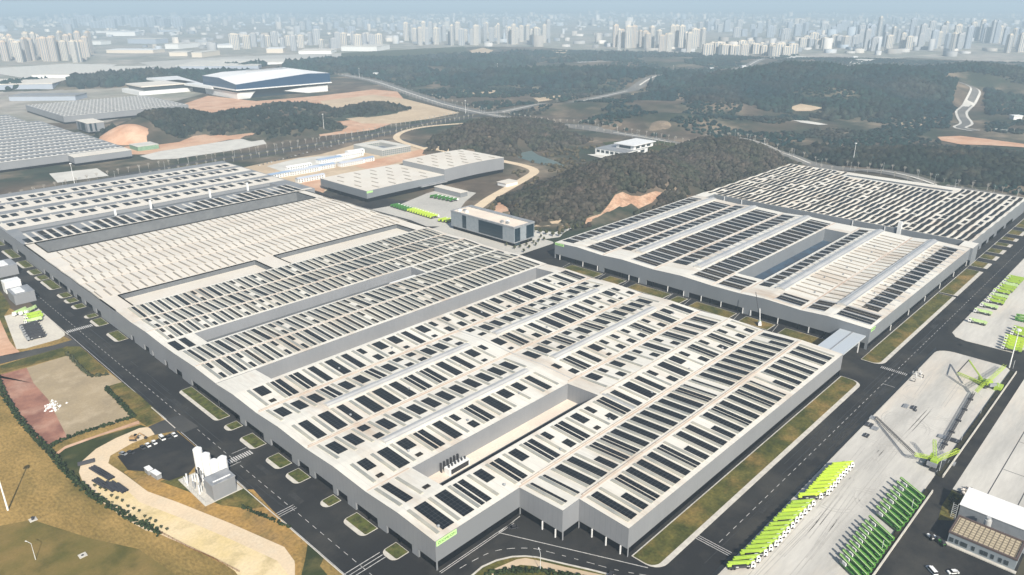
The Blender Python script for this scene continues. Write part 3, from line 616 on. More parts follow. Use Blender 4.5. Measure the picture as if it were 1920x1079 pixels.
    def fill(s, x0, x1, y0, y1, pat='wide', seed=0, skip=(), off=0.0):
        """one roof bay: skylights and solar arrays side by side, long side down the slope"""
        rg = random.Random(seed); L = y1 - y0
        ok = lambda a, b, c, d: not any(a < k[2] and b > k[0] and c < k[3] and d > k[1] for k in skip)
        def A(a, b, c, d, kind='solar_array', m=None):
            if b < x1 + .01 and ok(a, b, c, d): s.arr(a, b, c, d, kind, 1, 1, m)
        def Bm(): return 'solarb' if rg.random() < .3 else None
        x = x0 + off
        while x < x1 - 1.5:
            if pat == 'wide':
                A(x, x + 1.7, y0 + .6, y1 - .6, 'skylight'); g = x + 2.7; r = rg.random(); e = g + 8.9
                if r < .38: w = rg.choice((4.4, 5.5, 6.6)); A(g + 1, g + 1 + w, y0 + 1, y1 - 1)
                elif r < .55: A(g, g + 2.1, y0 + 1, y1 - 1); A(g + 3.1, g + 6.5, y0 + 1, y1 - 1)
                elif r < .8: w = rg.choice((5.5, 6.5)); A(g + .8, g + .8 + w, y0 + L * .5, y1 - 1.2); A(g + 1.2, g + 4.8, y0 + 2, y0 + L * .22, m=Bm()) if rg.random() < .6 else None
                else: A(g + .6, g + 4.2, y0 + L * .62, y1 - 1.4); A(g + 3.2, g + 7.8, y0 + 1.6, y0 + L * .36)
                x += 12.2
            elif pat == 'long':                      # nearest bays: full-length arrays
                A(x, x + 1.7, y0 + .8, y1 - .6, 'skylight'); g = x + 2.5; r = rg.random()
                if r < .62: A(g, g + 4.6, y0 + 1, y1 - 1)
                elif r < .78: A(g, g + 1.5, y0 + 1, y1 - 1); A(g + 2.4, g + 5, y0 + 1, y1 - 1)
                elif r < .93: A(g + .4, g + 4.6, y0 + 1, y0 + L * .55)
                else: A(g, g + 1.4, y0 + 1, y1 - 1)
                x += 9.0
            elif pat == 'square':                     # short bays beside the monitors
                A(x, x + 1.6, y0 + .4, y1 - .4, 'skylight'); g = x + 2.6; r = rg.random()
                if r < .55: A(g + .4, g + 6.2, y0 + L * .2, y1 - L * .18)
                elif r < .85: A(g + .6, g + 5.8, y0 + L * .66, y1 - 1); A(g + 1.2, g + 6.2, y0 + 1, y0 + L * .28)
                else: A(g, g + 2, y0 + 1, y1 - 1); A(g + 3.2, g + 6, y0 + 1, y1 - 1)
                x += 10.6
            elif pat == 'narrow':
                A(x, x + 1.8, y0 + .5, y1 - .5, 'skylight'); g = x + 2.6; r = rg.random(); m = Bm()
                if r < .72: A(g, g + 2.1, y0 + .8, y1 - .8, m=m)
                elif r < .84: A(g, g + 3.2, y0 + .8, y1 - .8)
                else: A(g, g + 2.2, y0 + .8, y0 + L * .32, m=m); A(g - .2, g + 2, y0 + L * .66, y1 - .8, m=m)
                x += 6.25 if r < .72 or r >= .84 else 7.3
            elif pat == 'pairs':                      # right-hand hall
                A(x, x + 1.4, y0 + .5, y1 - .5, 'skylight'); g = x + 1.9; m = 'solarb' if rg.random() < .5 else None
                A(g, g + 3.9, y0 + 1, y1 - 1, m=m); A(g + 4.9, g + 8.8, y0 + 1, y1 - 1, m=m)
                x += 11.4
            elif pat == 'pairs_short':
                g = x; m = 'solarb' if rg.random() < .4 else None
                A(g, g + 3.9, y0 + L * .3, y1 - 1.2, m=m); A(g + 4.9, g + 8.6, y0 + L * .3, y1 - 1.2, m=m); A(g + 9.4, g + 10.8, y0 + .5, y1 - .5, 'skylight')
                x += 11.4
            elif pat == 'strips':
                w = 1.15 if (int((x - x0) / 6.9 + .5)) % 2 else .7; A(x, x + w, y0 + .6, y1 - .6, 'skylight'); x += 6.9
            elif pat == 'seams':
                A(x, x + .5, y0 + .6, y1 - .6, 'skylight'); x += 8.4
    def monitor(s, x0, x1, yc, w=5.0, h=1.9):
        mb = MB(); z = s.zf((x0 + x1) / 2, yc) - .3
        mb.box(x0, yc - w / 2, z, x1, yc + w / 2, z + h * .7, 0)
        mb.add([(x0, yc - w * .36, z + h * .7), (x1, yc - w * .36, z + h * .7), (x1, yc + w * .36, z + h * .7), (x0, yc + w * .36, z + h * .7), (x0, yc - w * .12, z + h), (x1, yc - w * .12, z + h), (x1, yc + w * .12, z + h), (x0, yc + w * .12, z + h)], [(4, 5, 6, 7), (0, 1, 5, 4), (3, 7, 6, 2), (0, 4, 7, 3), (1, 2, 6, 5)], 0)
        mb.build('ridge_monitor', M['ridge'], s.t)
    def gutters(s, lines, w=.9, x0=None, x1=None, skip=()):
        mb = MB()
        for y in lines:
            segs = [(x0, x1)]
            for k in skip:
                if k[1] < y < k[3]: segs = [q for a, b in segs for q in ((a, min(b, k[0])), (max(a, k[2]), b)) if q[1] - q[0] > 1]
            for a, b in segs: slab(mb, a, b, y - w / 2, y + w / 2, -.02, .10, s.zf, 1, 2)
        mb.build('valley_gutter', M['gutter'], s.t)
    def vents(s, pts):
        for x, y in pts:
            z = s.zf(x, y); mb = MB(); mb.box(x - .5, y - .5, z - .1, x + .5, y + .5, z + .9); mb.cyl((x, y), .75, z + .9, z + 1.3, 8, r2=.2); mb.build('roof_vent', M['grey'], s.t)
    def columns(s, pts):
        for x, y in pts:
            mb = MB(); mb.box(x - .25, y - .25, 0, x + .25, y + .25, 4.6); mb.build('column', M['white2'], s.t)

OPW = [(140, 213), (217.5, 236.0), (243.0, 260.5), (267.5, 276.6), (280, 297), (302, 313), (319, 341.3), (349, 370.5), (376.5, 441)]
OPW_B = [(455, 464), (477, 482), (500, 503), (508, 517), (535, 541)]
OPW_C = [(601.5, 613), (620, 638), (646, 658.5), (666, 677), (681, 701.5), (703, 721.5), (728, 745)]
OPW_D = [(755, 762), (766, 790), (800, 830), (845, 880), (900, 940)]

# ---- near hall
rA = [165, 187, 213.5, 226.5, 277.5, 330.5, 381.5]; vA = [146.5, 174.5, 201.5, 251, 303, 354, 403]
zA = gable([174.3, 226.8, 277.5, 330.5, 381.5], [146.5, 201.3, 251, 303, 354, 403.2], 16.7, 15.6)
A = Hall('factory_hall', 'nearest cream-roofed factory hall with stepped front and green corner sign',
         [(161, 201, 462, 403.2), (213.3, 174.3, 462, 201), (225, 146.5, 462, 174.3)],
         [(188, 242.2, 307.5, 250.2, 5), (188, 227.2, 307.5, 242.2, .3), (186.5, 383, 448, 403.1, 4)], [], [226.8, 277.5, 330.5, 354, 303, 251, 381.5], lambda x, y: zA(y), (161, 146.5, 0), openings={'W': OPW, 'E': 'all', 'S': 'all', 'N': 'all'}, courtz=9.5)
cA = [(186, 225.5, 309, 252), (185.5, 381.5, 449.5, 404)]
monA = [(191, 301, 277.5), (325.5, 440, 277.5), (191, 301, 330.5), (325.5, 440, 330.5)]
skA = cA + [(a - 3, c - 3.6, b + 3, c + 3.6) for a, b, c in monA] + [(309, 200, 316, 400)]
A.fill(228, 456, 148.3, 172.8, 'long', 1); A.fill(216, 459, 176.2, 200, 'long', 2, skip=skA[-1:])
A.fill(164.5, 459, 203.3, 225, 'wide', 3, skip=cA, off=0); A.fill(164.5, 186, 229, 249.5, 'wide', 4); A.fill(318, 459, 229, 249.5, 'wide', 5)
A.fill(164.5, 459, 253, 273.5, 'wide', 6, skip=skA, off=3); A.fill(164.5, 459, 281.5, 301, 'square', 7, skip=skA, off=1.5)
A.fill(164.5, 459, 305, 326.5, 'wide', 8, skip=skA, off=2); A.fill(164.5, 459, 334.5, 352.2, 'square', 9, skip=skA, off=1)
A.fill(164.5, 459, 356, 379.8, 'wide', 10, skip=cA, off=4)
for a, b, c in monA: A.monitor(a, b, c)
A.gutters([174.3, 201.5, 251, 303, 354], x0=162, x1=461, skip=[(161, 100, 213.5, 201.6), (100, 100, 226, 174.4), (187, 227, 308.5, 251.5)])
A.vents([(168 + k * 13.7, y) for k in range(21) for y in (207, 262, 313, 365) if (k * 7 + int(y)) % 3 == 0 and not (303 < 168 + k * 13.7 < 320)])
A.columns([(224.6, 150), (224.6, 158), (224.6, 166), (212.9, 178), (212.9, 186)])
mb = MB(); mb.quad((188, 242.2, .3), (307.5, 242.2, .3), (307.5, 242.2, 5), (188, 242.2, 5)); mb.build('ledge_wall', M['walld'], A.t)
A.flush()
mb = MB(); mb.box(206, 243, 5, 220, 247, 8.6, 0); mb.box(207.2, 242.9, 5.3, 219.2, 243, 8.2, 1)
for k in range(6): mb.cyl((207.5 + k * 2.2, 245), .5, 8.6, 10, 8, 1); mb.box(205 + k * 2.3, 248, 5, 205.6 + k * 2.3, 249, 10.6, 1)
cool = mb.build('cooling_unit', [M['white2'], M['dark']]); tag(cool, 'white cooling unit with a row of dark pipes standing in the long near courtyard', 'cooling unit')
rust = mat('pipe_rust', (.40, .31, .24), .7, alt=(.52, .45, .38), scale=.2)
for y, xa, xb in ((174.3, 228, 459), (201.5, 216, 459), (251, 310, 459), (303, 163, 459), (354, 163, 459), (226.8, 310, 459)):
    z = zA(y) + .35; mb = MB(); mb.bar((xa, y + .9, z), (xb, y + .9, z), .28); k = xa
    while k < xb: mb.box(k, y + .5, z - .45, k + .3, y + 1.3, z); k += 12
    mb.build('roof_pipe', rust, A.t)
# the joint between the two halves of the near hall
mb = MB(); slab(mb, 309.4, 310.8, 204, 226, -.02, .5, lambda x, y: zA(y), 1, 2); slab(mb, 313.6, 314.2, 252, 380, -.02, .25, lambda x, y: zA(y), 1, 12); mb.build('roof_joint', M['ridge'], A.t)

# ---- second hall (between the two slits)
zB = gable([432.5, 508, 563.5], [403.2, 462, 483.5, 535], 16.7, 15.8)
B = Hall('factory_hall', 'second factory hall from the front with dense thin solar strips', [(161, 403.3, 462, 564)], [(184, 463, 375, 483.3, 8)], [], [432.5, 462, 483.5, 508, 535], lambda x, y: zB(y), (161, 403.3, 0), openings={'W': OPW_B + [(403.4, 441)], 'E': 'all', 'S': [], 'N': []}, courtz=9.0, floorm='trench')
cB = [(182, 461.5, 377, 485)]
for k, (a, b) in enumerate(((405.4, 431.6), (434, 460.8), (485.2, 507), (509.2, 534.2), (536.2, 562))): B.fill(164, 459, a, b, 'narrow', 20 + k, skip=cB, off=1 + k * .9)
B.fill(377.5, 459, 463.2, 482.4, 'narrow', 30); B.gutters([432.5, 508, 535], x0=162, x1=461)
B.items['solar_array'] += [(164.5, 169.5, 464, 481, 1, 1, None), (172, 176.5, 464, 481, 1, 1, None)]
B.flush('sky', .45)
mb = MB(); mb.box(188, 466, 8, 262, 470, 10.2); mb.box(300, 470, 8, 312, 472, 10.4); mb.box(345, 472, 8, 372, 475, 11.4); mb.build('duct', M['white2'], B.t)

# ---- third hall: plain white roof
zC = gable([617, 657, 701], [564.2, 597, 643.5, 687, 731.5, 753.5], 16.6, 15.9)
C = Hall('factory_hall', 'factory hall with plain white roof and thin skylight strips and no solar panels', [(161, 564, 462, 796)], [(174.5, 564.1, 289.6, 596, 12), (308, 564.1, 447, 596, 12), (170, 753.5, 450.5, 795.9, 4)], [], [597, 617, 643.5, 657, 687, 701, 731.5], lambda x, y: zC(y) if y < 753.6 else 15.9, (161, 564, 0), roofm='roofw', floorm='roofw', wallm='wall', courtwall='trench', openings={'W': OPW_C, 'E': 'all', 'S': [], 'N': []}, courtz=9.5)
for k, (a, b) in enumerate(((598.5, 616), (618, 642), (645, 656), (658, 686), (688, 700), (702, 730), (733, 751))): C.fill(163, 460, a, b, 'strips', 50 + k, off=k * 2.1)
C.gutters([643.5, 687, 731.5], x0=162, x1=461, w=.6); C.flush('strip', .75)

# ---- fourth hall: far end of the left block
zD = lambda y: 16.0
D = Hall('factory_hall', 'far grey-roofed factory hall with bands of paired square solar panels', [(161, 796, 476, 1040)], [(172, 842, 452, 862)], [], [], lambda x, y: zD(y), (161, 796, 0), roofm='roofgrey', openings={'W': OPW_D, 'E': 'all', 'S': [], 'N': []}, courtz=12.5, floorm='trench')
def band(y0, y1, name='white_roof_band'):
    mb = MB(); slab(mb, 163, 474, y0, y1, -.02, .12, D.zf, 1, 3); mb.build(name, M['roofw'], D.t)
for y0, y1 in ((797.5, 803), (864, 871), (906, 912), (951, 957), (1012, 1020)): band(y0, y1)
for ya, yb, st in ((871.5, 903, 0), (912.5, 944, 4), (957.5, 985, 2), (992, 1011, 6)):
    mb = MB(); x = 165 + st; slab(mb, 163, 474, ya + .02, ya + 23, -.02, .10, D.zf, 1, 2)
    while x < 455:
        slab(mb, x + 1, x + 2.6, ya + 23.02, ya + 28, -.02, .10, D.zf, 1, 1)
        D.arr(x + 4, x + 10, ya + 5, ya + 19, m='solar'); D.arr(x + 13.2, x + 19.4, ya + 5, ya + 19, m='solar'); slab(mb, x + 21, x + 21.8, ya + 3, ya + 21, .11, .3, D.zf, 1, 1); x += 23
    mb.build('white_roof_band', M['roofw'], D.t)
mb = MB(); x = 165; k = 0
while x < 455:
    slab(mb, x + 5.6, x + 8, 804, 838, -.02, .12, D.zf, 1, 2); slab(mb, x + 13.2, x + 15.6, 804, 838, -.02, .12, D.zf, 1, 2)
    for q in (0, 8.2):
        D.arr(x + q, x + q + 5.2, 800, 817); D.arr(x + q, x + q + 5.2, 819.5, 836, m='solarb') if k % 3 else None
    x += 17.6; k += 1
mb.build('white_roof_band', M['roofw'], D.t)
D.flush()
mb = MB()
for x, y, h in ((300, 850, 7), (372, 858, 5), (420, 858, 5.5), (262, 849, 4)): mb.box(x - 1, y - 1, 12.5, x + 1, y + 1, 17 + h)
mb.build('flue', M['white'], D.t)

# ---- right-hand hall
zE = gable([178.5, 227, 301, 361, 412], [148, 198, 247.5, 272, 328, 383, 439], 17.0, 15.8)
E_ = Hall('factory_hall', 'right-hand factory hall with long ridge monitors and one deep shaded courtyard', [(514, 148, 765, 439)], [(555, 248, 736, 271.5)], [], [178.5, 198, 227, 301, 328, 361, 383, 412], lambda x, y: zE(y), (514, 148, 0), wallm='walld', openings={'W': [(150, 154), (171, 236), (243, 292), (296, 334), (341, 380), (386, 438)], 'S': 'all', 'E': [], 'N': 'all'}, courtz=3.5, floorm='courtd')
cE = [(549, 246, 738, 273)]
monE = [(541, 762, 412), (541, 762, 361), (541, 762, 301), (541, 762, 227), (541, 762, 178.5)]
for a, b, c in monE: E_.monitor(a, b, c, 7.5, 2.2)
E_.fill(520, 757, 416.5, 437.5, 'pairs_short', 70, off=2); E_.fill(519, 757, 384.2, 407, 'pairs', 71); E_.fill(541, 757, 365.5, 382, 'pairs_short', 72)
E_.fill(519, 757, 329.2, 356, 'pairs', 73, off=1); E_.fill(541, 757, 305.5, 327, 'pairs_short', 74); E_.fill(519, 757, 273, 296, 'pairs', 75, off=3)
E_.fill(519, 549, 249, 271, 'pairs', 76); E_.fill(541, 757, 231.5, 246, 'pairs_short', 77); E_.fill(519, 540, 200, 222, 'pairs', 78)
E_.fill(520, 548, 182.5, 197, 'pairs', 79); E_.fill(548, 757, 149.5, 168, 'pairs_short', 80, off=1); E_.fill(520, 546, 149.5, 176, 'pairs', 81)
mb = MB()
for k in range(22):
    x = 549 + k * 9.4; slab(mb, x, x + .7, 199.5, 222, -.02, .7, E_.zf, 1, 1); slab(mb, x + 3, x + 3.7, 182.8, 196.5, -.02, .7, E_.zf, 1, 1); slab(mb, x + 1, x + 1.5, 163, 174, -.02, .5, E_.zf, 1, 1)
mb.build('roof_seam_cover', M['strip'], E_.t)
E_.gutters([198, 247.2, 272.6, 328, 383], x0=516, x1=763, skip=[(554, 246, 737, 273)], w=1.3)
E_.vents([(555 + k * 19, 205 + (k % 3) * 4) for k in range(10)] + [(560 + k * 24, 170) for k in range(8)])
E_.columns([(513.6, y) for y in (172, 190, 214, 236.5, 243, 262, 280, 296.5, 312, 341.5, 352, 387, 404, 432)] + [(x, 147.6) for x in (560, 600, 640, 680, 720, 760)])
E_.flush('ridge', .5)

# ---- far right hall: wavy roof, ridges run the other way
zG = lambda x, y: 16.2 + .42 * math.cos((x - 787) / 28.4 * 2 * math.pi)
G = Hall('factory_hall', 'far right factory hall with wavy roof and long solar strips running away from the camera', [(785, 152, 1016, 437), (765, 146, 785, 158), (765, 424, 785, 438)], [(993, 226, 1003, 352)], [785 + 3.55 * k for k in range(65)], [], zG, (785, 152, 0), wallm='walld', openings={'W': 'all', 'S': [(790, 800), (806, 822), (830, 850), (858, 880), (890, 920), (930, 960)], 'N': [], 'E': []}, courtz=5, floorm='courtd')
rg = random.Random(5); y = 155
while y < 431:
    for k in range(8):
        xa = 785.5 + 28.4 * k + (0.4 if k == 0 else .6); xb = xa + 27.2
        if k == 7 and 219 < y < 352: continue
        r = rg.random(); w = rg.choice((3.2, 3.9, 4.3))
        m = 'solarb' if rg.random() < .45 else None
        G.arr(xa, min(xb, 1014), y + 4.7, y + 5.6, 'skylight', 7, 1)
        if r < .82: G.arr(xa + .2, xb + .2, y, y + w, nx=7, m=m)
        elif r < .92: G.arr(xa + .5, xa + 11, y, y + w, nx=3, m=m); G.arr(xa + 16, xb - .5, y, y + w, nx=3, m=m)
        else: G.arr(xa + 8, xb - 6, y, y + w, nx=4, m=m)
    y += 6.7
G.flush('roofw', .35)
mb = MB(); mb.box(783.5, 215, 4, 786, 218.5, 24); mb.build('flue', M['white'], G.t)
mb = MB()
for y in (230, 262, 388, 410): mb.box(784.2, y, 0, 784.8, y + .8, 16)
mb.build('downpipe', M['white2'], G.t)

# ---- canopy linking the near hall and the right-hand hall
t = thing('link_canopy', 'pale flat canopy bridging the gap between the near hall and the right-hand hall', 'canopy', (487, 159, 0), worldgeo=True)
mb = MB(); mb.box(462.3, 150, 9.4, 513.6, 168, 10.4, 0); mb.box(462.3, 158.6, 10.4, 513.6, 159.4, 10.7, 1); mb.build('canopy_roof', [mat('canopy_sheet', (.46, .50, .53), .35), M['grey']], t)
for x in (470, 505):
    for y in (151, 167): mb = MB(); mb.box(x - .3, y - .3, 0, x + .3, y + .3, 9.4); mb.build('column', M['white2'], t)

# ---- sign builder
def text_mesh(s, size, depth=.08):
    c = bpy.data.curves.new('txt', 'FONT'); c.body = s; c.size = size; c.extrude = depth / 2; c.align_x = 'CENTER'; c.align_y = 'CENTER'
    o = bpy.data.objects.new('txt', c); COL.objects.link(o)
    me = bpy.data.meshes.new_from_object(o.evaluated_get(bpy.context.evaluated_depsgraph_get())); bpy.data.objects.remove(o); return me
TXT = text_mesh('ZOOMLION', 2.0); TXT.materials.append(M['signt'])
def sign(x, y, z, rz, w, h, label):
    t = thing('hall_sign', label, 'sign', (x, y, z), rz)
    mb = MB(); mb.box(-w / 2, -.14, -h / 2, w / 2, 0, h / 2); mb.build('sign_panel', M['signg'], t)
    o = bpy.data.objects.new('lettering', TXT); COL.objects.link(o); o.parent = t; o.location = (0, -.2, 0); o.rotation_euler = (rad(90), 0, 0)
    k = w * .86 / max(v.co.x * 2 for v in TXT.vertices); o.scale = (k, h * .5 / 1.5, 1)
sign(167.2, 200.85, 14.2, 0, 11.5, 2.7, 'pale green name sign high on the front corner of the nearest hall')
sign(519.5, 147.85, 14.4, 0, 8, 2.2, 'green name sign at the near corner of the right-hand hall above the canopy')
sign(513.85, 433, 14.8, rad(-90), 11, 2.2, 'green name sign at the far left corner of the right-hand hall')

# ---- pump hall
def zlow(x, y): return 14.2 + .8 * math.sin((x - 515) / 125 * math.pi)
t = thing('factory_hall', 'pale-roofed two-level hall beside the truck park in the middle distance', 'factory hall', (515, 743, 0), worldgeo=True)
mb = MB()
slab(mb, 515, 641, 743, 845, -9.5, .0, zlow, 8, 1, 0); mb.build('low_wall', M['walld'], t)
mb = MB(); slab(mb, 515, 641, 743, 845, .02, .25, zlow, 8, 1, 0); mb.build('low_roof', M['roofw'], t)
zhi = lambda x, y: 21.5 + 1.2 * math.sin((x - 640) / 114 * math.pi)
mb = MB(); slab(mb, 641.05, 754, 743, 832, -17, 0, zhi, 8, 1, 0); mb.build('high_wall', M['wall'], t)
mb = MB(); slab(mb, 641.05, 754, 743, 832, .02, .25, zhi, 8, 1, 0); mb.build('high_roof', M['roofw'], t)
mb = MB(); mb.box(516, 744, 0, 753, 830, 5.2); mb.build('base_band', M['glass'], t)
for k in range(9):
    for j in range(5):
        if (k + j) % 2: mb = MB(); slab(mb, 522 + k * 13, 523.6 + k * 13, 746 + j * 19, 760 + j * 19, .24, .8, zlow, 1, 1); mb.build('skylight', M['strip'], t)
        if (k + j) % 2 and k < 8: mb = MB(); slab(mb, 647 + k * 13, 648.6 + k * 13, 746 + j * 16.5, 758 + j * 16.5, .24, .8, zhi, 1, 1); mb.build('skylight', M['strip'], t)
mb = MB(); mb.box(596, 736, 6, 640, 743.02, 7.4); mb.build('porch_canopy', M['grey'], t)
for k, y in enumerate((752, 770, 788, 800)): mb = MB(); mb.box(514.6, y, 0, 514.9, y + 7, 4.2, 0); mb.build('dock_door', M['glass'], t)
sign(519.5, 742.8, 12.6, 0, 9, 2.2, 'small green sign on the corner of the pale two-level hall beyond the truck park')
t = thing('site_shed', 'low grey flat-roofed shed beside the parked green trucks', 'shed', (611, 700, 0), worldgeo=True)
mb = MB(); mb.box(610, 678, 0, 622, 728, 6); mb.build('wall', M['wall'], t); mb = MB(); mb.box(609.6, 677.6, 6, 622.4, 728.4, 6.6); mb.build('roof', M['roofw'], t)
t = thing('site_shed', 'small white flat-roofed shed beside the dirt bend beyond the grey shed', 'shed', (700, 685, 0), worldgeo=True)
mb = MB(); mb.box(690, 676, 0, 712, 692, 4.5); mb.build('wall', M['white'], t); mb = MB(); mb.box(689, 675, 4.5, 713, 693, 5); mb.build('roof', M['roofw'], t)

# ---- glass office block
t = thing('office_block', 'grey office block with tall dark glass panels and a cream flat roof', 'office block', (511, 490, 0), worldgeo=True)
X0, X1, Y0, Y1 = 511, 541, 490, 584
mb = MB(); mb.box(X0 + 1.5, Y0 + 1.5, 0, X1 - 1.5, Y1 - 1.5, 4.2); mb.build('ground_floor', M['glass'], t)
mb = MB(); mb.box(X0, Y0, 4.2, X1, Y1, 19.5); mb.build('wall', mat('office_cladding', (.26, .29, .31), .5, alt=(.22, .25, .27), scale=.3), t)
mb = MB(); mb.box(X0 - .3, Y0 - .3, 19.5, X1 + .3, Y0 + 1, 20.8); mb.box(X0 - .3, Y1 - 1, 19.5, X1 + .3, Y1 + .3, 20.8); mb.box(X0 - .3, Y0 + 1, 19.5, X0 + 1, Y1 - 1, 20.8); mb.box(X1 - 5, Y0 + 1, 19.5, X1 + .3, Y1 - 1, 20.8); mb.box(X0 - .35, Y0 - .35, 4, X1 + .3, Y1, 4.9); mb.build('parapet', M['grey'], t)
mb = MB(); mb.box(X0 + 1, Y0 + 1, 19.5, X1 - 5, Y1 - 1, 19.8); mb.build('roof', M['floorc'], t)
for y0, y1 in ((506, 541), (560, 566), (572, 579)) [:2]: mb = MB(); mb.box(X0 - .12, y0, 5.2, X0, y1, 18.8); mb.build('window', M['bluegl'], t)
for x0, x1 in ((512, 520), (529, 540)): mb = MB(); mb.box(x0, Y0 - .12, 1 if x0 < 515 else 5.2, x1, Y0, 18.8); mb.build('window', M['bluegl'], t)
for k, (x, y) in enumerate(((517, 505), (521, 509), (516, 512), (517, 566), (520, 572), (516, 576))):
    mb = MB(); mb.box(x, y, 19.8, x + 3.2, y + 2.6, 21.8); mb.cyl((x + 1.6, y + 1.3), .9, 21.8, 22.2, 8); mb.build('rooftop_unit', M['white' if k % 2 else 'grey'], t)
# ------------------------------------------------------------------ other buildings
def simple_hall(name, label, x0, y0, x1, y1, h, wallm='wall', roofm='roofgrey', bands=0, seed=0, cat='factory hall', base=True, court=None, bandm='coping'):
    t = thing(name, label, cat, (x0, y0, 0), worldgeo=True)
    mb = MB(); mb.box(x0, y0, 3.5 if base else 0, x1, y1, h); mb.build('wall', M[wallm], t)
    if base: mb = MB(); mb.box(x0 + .8, y0 + .8, 0, x1 - .8, y1 - .8, 3.6); mb.build('base_band', M['glass'], t)
    mb = MB(); mb.box(x0 - .2, y0 - .2, h, x1 + .2, y1 + .2, h + .5); mb.build('roof', M[roofm], t)
    if bands:
        rg = random.Random(seed); mb = MB(); s = MB(); y = y0 + 4
        while y < y1 - 8:
            mb.box(x0 + 2, y, h + .5, x1 - 2, y + 3.5, h + .75); x = x0 + 4
            while x < x1 - 8:
                mb.box(x, y + 3.5, h + .5, x + 2.6, y + 9, h + .74); s.box(x + 3.1, y + 4, h + .5, x + 7, y + 8.5, h + .9); x += 7.6
            y += bands
        mb.build('roof_band', M[bandm], t); o = s.build('solar_array', M['solar'], t); o['kind'] = 'stuff'
    return t
simple_hall('factory_hall', 'grey-roofed banded factory hall beyond the highway at the left edge', 120, 1268, 424, 1480, 13.5, bands=30, seed=1)
simple_hall('factory_hall', 'grey banded factory hall farther left beyond the highway, behind the first one', 120, 1490, 418, 1690, 13, bands=34, seed=2)
simple_hall('factory_hall', 'third grey banded hall in the far left complex, tapering behind the small office tower', 120, 1702, 400, 1840, 12.5, bands=34, seed=3)
simple_hall('factory_hall', 'low front block of the far left complex with green-striped roof corner', 341, 1240, 424, 1267.7, 13, roofm='roofw')
t = simple_hall('factory_hall', 'pale striped-roof hall behind the orange earth mound at upper left', 465, 1702, 720, 1960, 15, roofm='roofgrey', bands=22, seed=4)
t = thing('office_block', 'small white-roofed office cube with dark glass strips between the far left halls', 'office block', (457, 1540, 0), worldgeo=True)
mb = MB(); mb.box(457, 1540, 3, 487, 1600, 19); mb.build('wall', M['wall'], t); mb = MB(); mb.box(459, 1542, 0, 485, 1598, 3); mb.build('ground_floor', M['glass'], t)
mb = MB(); mb.box(456.5, 1539.5, 19, 487.5, 1600.5, 19.8); mb.build('roof', M['roofw'], t)
for a, b in ((1552, 1575), (1582, 1590)): mb = MB(); mb.box(456.8, a, 4, 457, b, 18.4); mb.build('window', M['bluegl'], t)
for a, b in ((461, 465), (470, 473)): mb = MB(); mb.box(a, 1539.8, 4, b, 1540, 18.4); mb.build('window', M['bluegl'], t)
t = thing('site_hut', 'green netted shed with pale roof below the orange earth mound', 'shed', (453, 1293, 0), worldgeo=True)
mb = MB(); mb.box(453, 1294, 0, 487, 1330, 7); mb.build('wall', mat('green_net', (.16, .27, .18), .9, alt=(.22, .34, .24), scale=.3), t); mb = MB(); mb.box(452.5, 1293.5, 7, 487.5, 1330.5, 7.5); mb.build('roof', M['pale'], t)
M['brown'] = mat('brown_slope', (.20, .155, .11), .95, alt=(.14, .11, .08), scale=.05, alt2=(.30, .23, .16), scale2=.03, fine=.3, fa=.2)
def mound(name, cx, cy, rx, ry, h, m, label, power=1.2):
    mb = MB(); n, k = 28, 8; V = [(cx, cy, h)]
    for j in range(1, k + 1):
        for i in range(n):
            a = 2 * math.pi * i / n; q = j / k; w = 1 + .13 * mnoise.noise(Vector((math.cos(a) * 1.5, math.sin(a) * 1.5, j * .15 + cx)))
            V.append((cx + rx * q * w * math.cos(a), cy + ry * q * w * math.sin(a), h * (1 - q ** 2) ** power + .4 * mnoise.noise(Vector((i, j, 3.3))) - (.3 if j == k else 0)))
    F = [(0, 1 + i, 1 + (i + 1) % n) for i in range(n)] + [(1 + (j - 1) * n + i, 1 + j * n + i, 1 + j * n + (i + 1) % n, 1 + (j - 1) * n + (i + 1) % n) for j in range(1, k) for i in range(n)]
    mb.add(V, F); o = mb.build(name, m, smooth=True); tag(o, kind='structure'); return o
mound('earth_mound', 492, 1425, 52, 78, 26, M['orange'], '')
mound('earth_mound', *U(1160, 238), 60, 45, 12, M['brown'], ''); mound('earth_mound', *U(1240, 240), 60, 45, 14, M['brown'], '')
mound('earth_mound', *U(1700, 322), 42, 36, 8, mat('brown_soil', (.22, .15, .10), .95, alt=(.30, .21, .15), scale=.04), '')

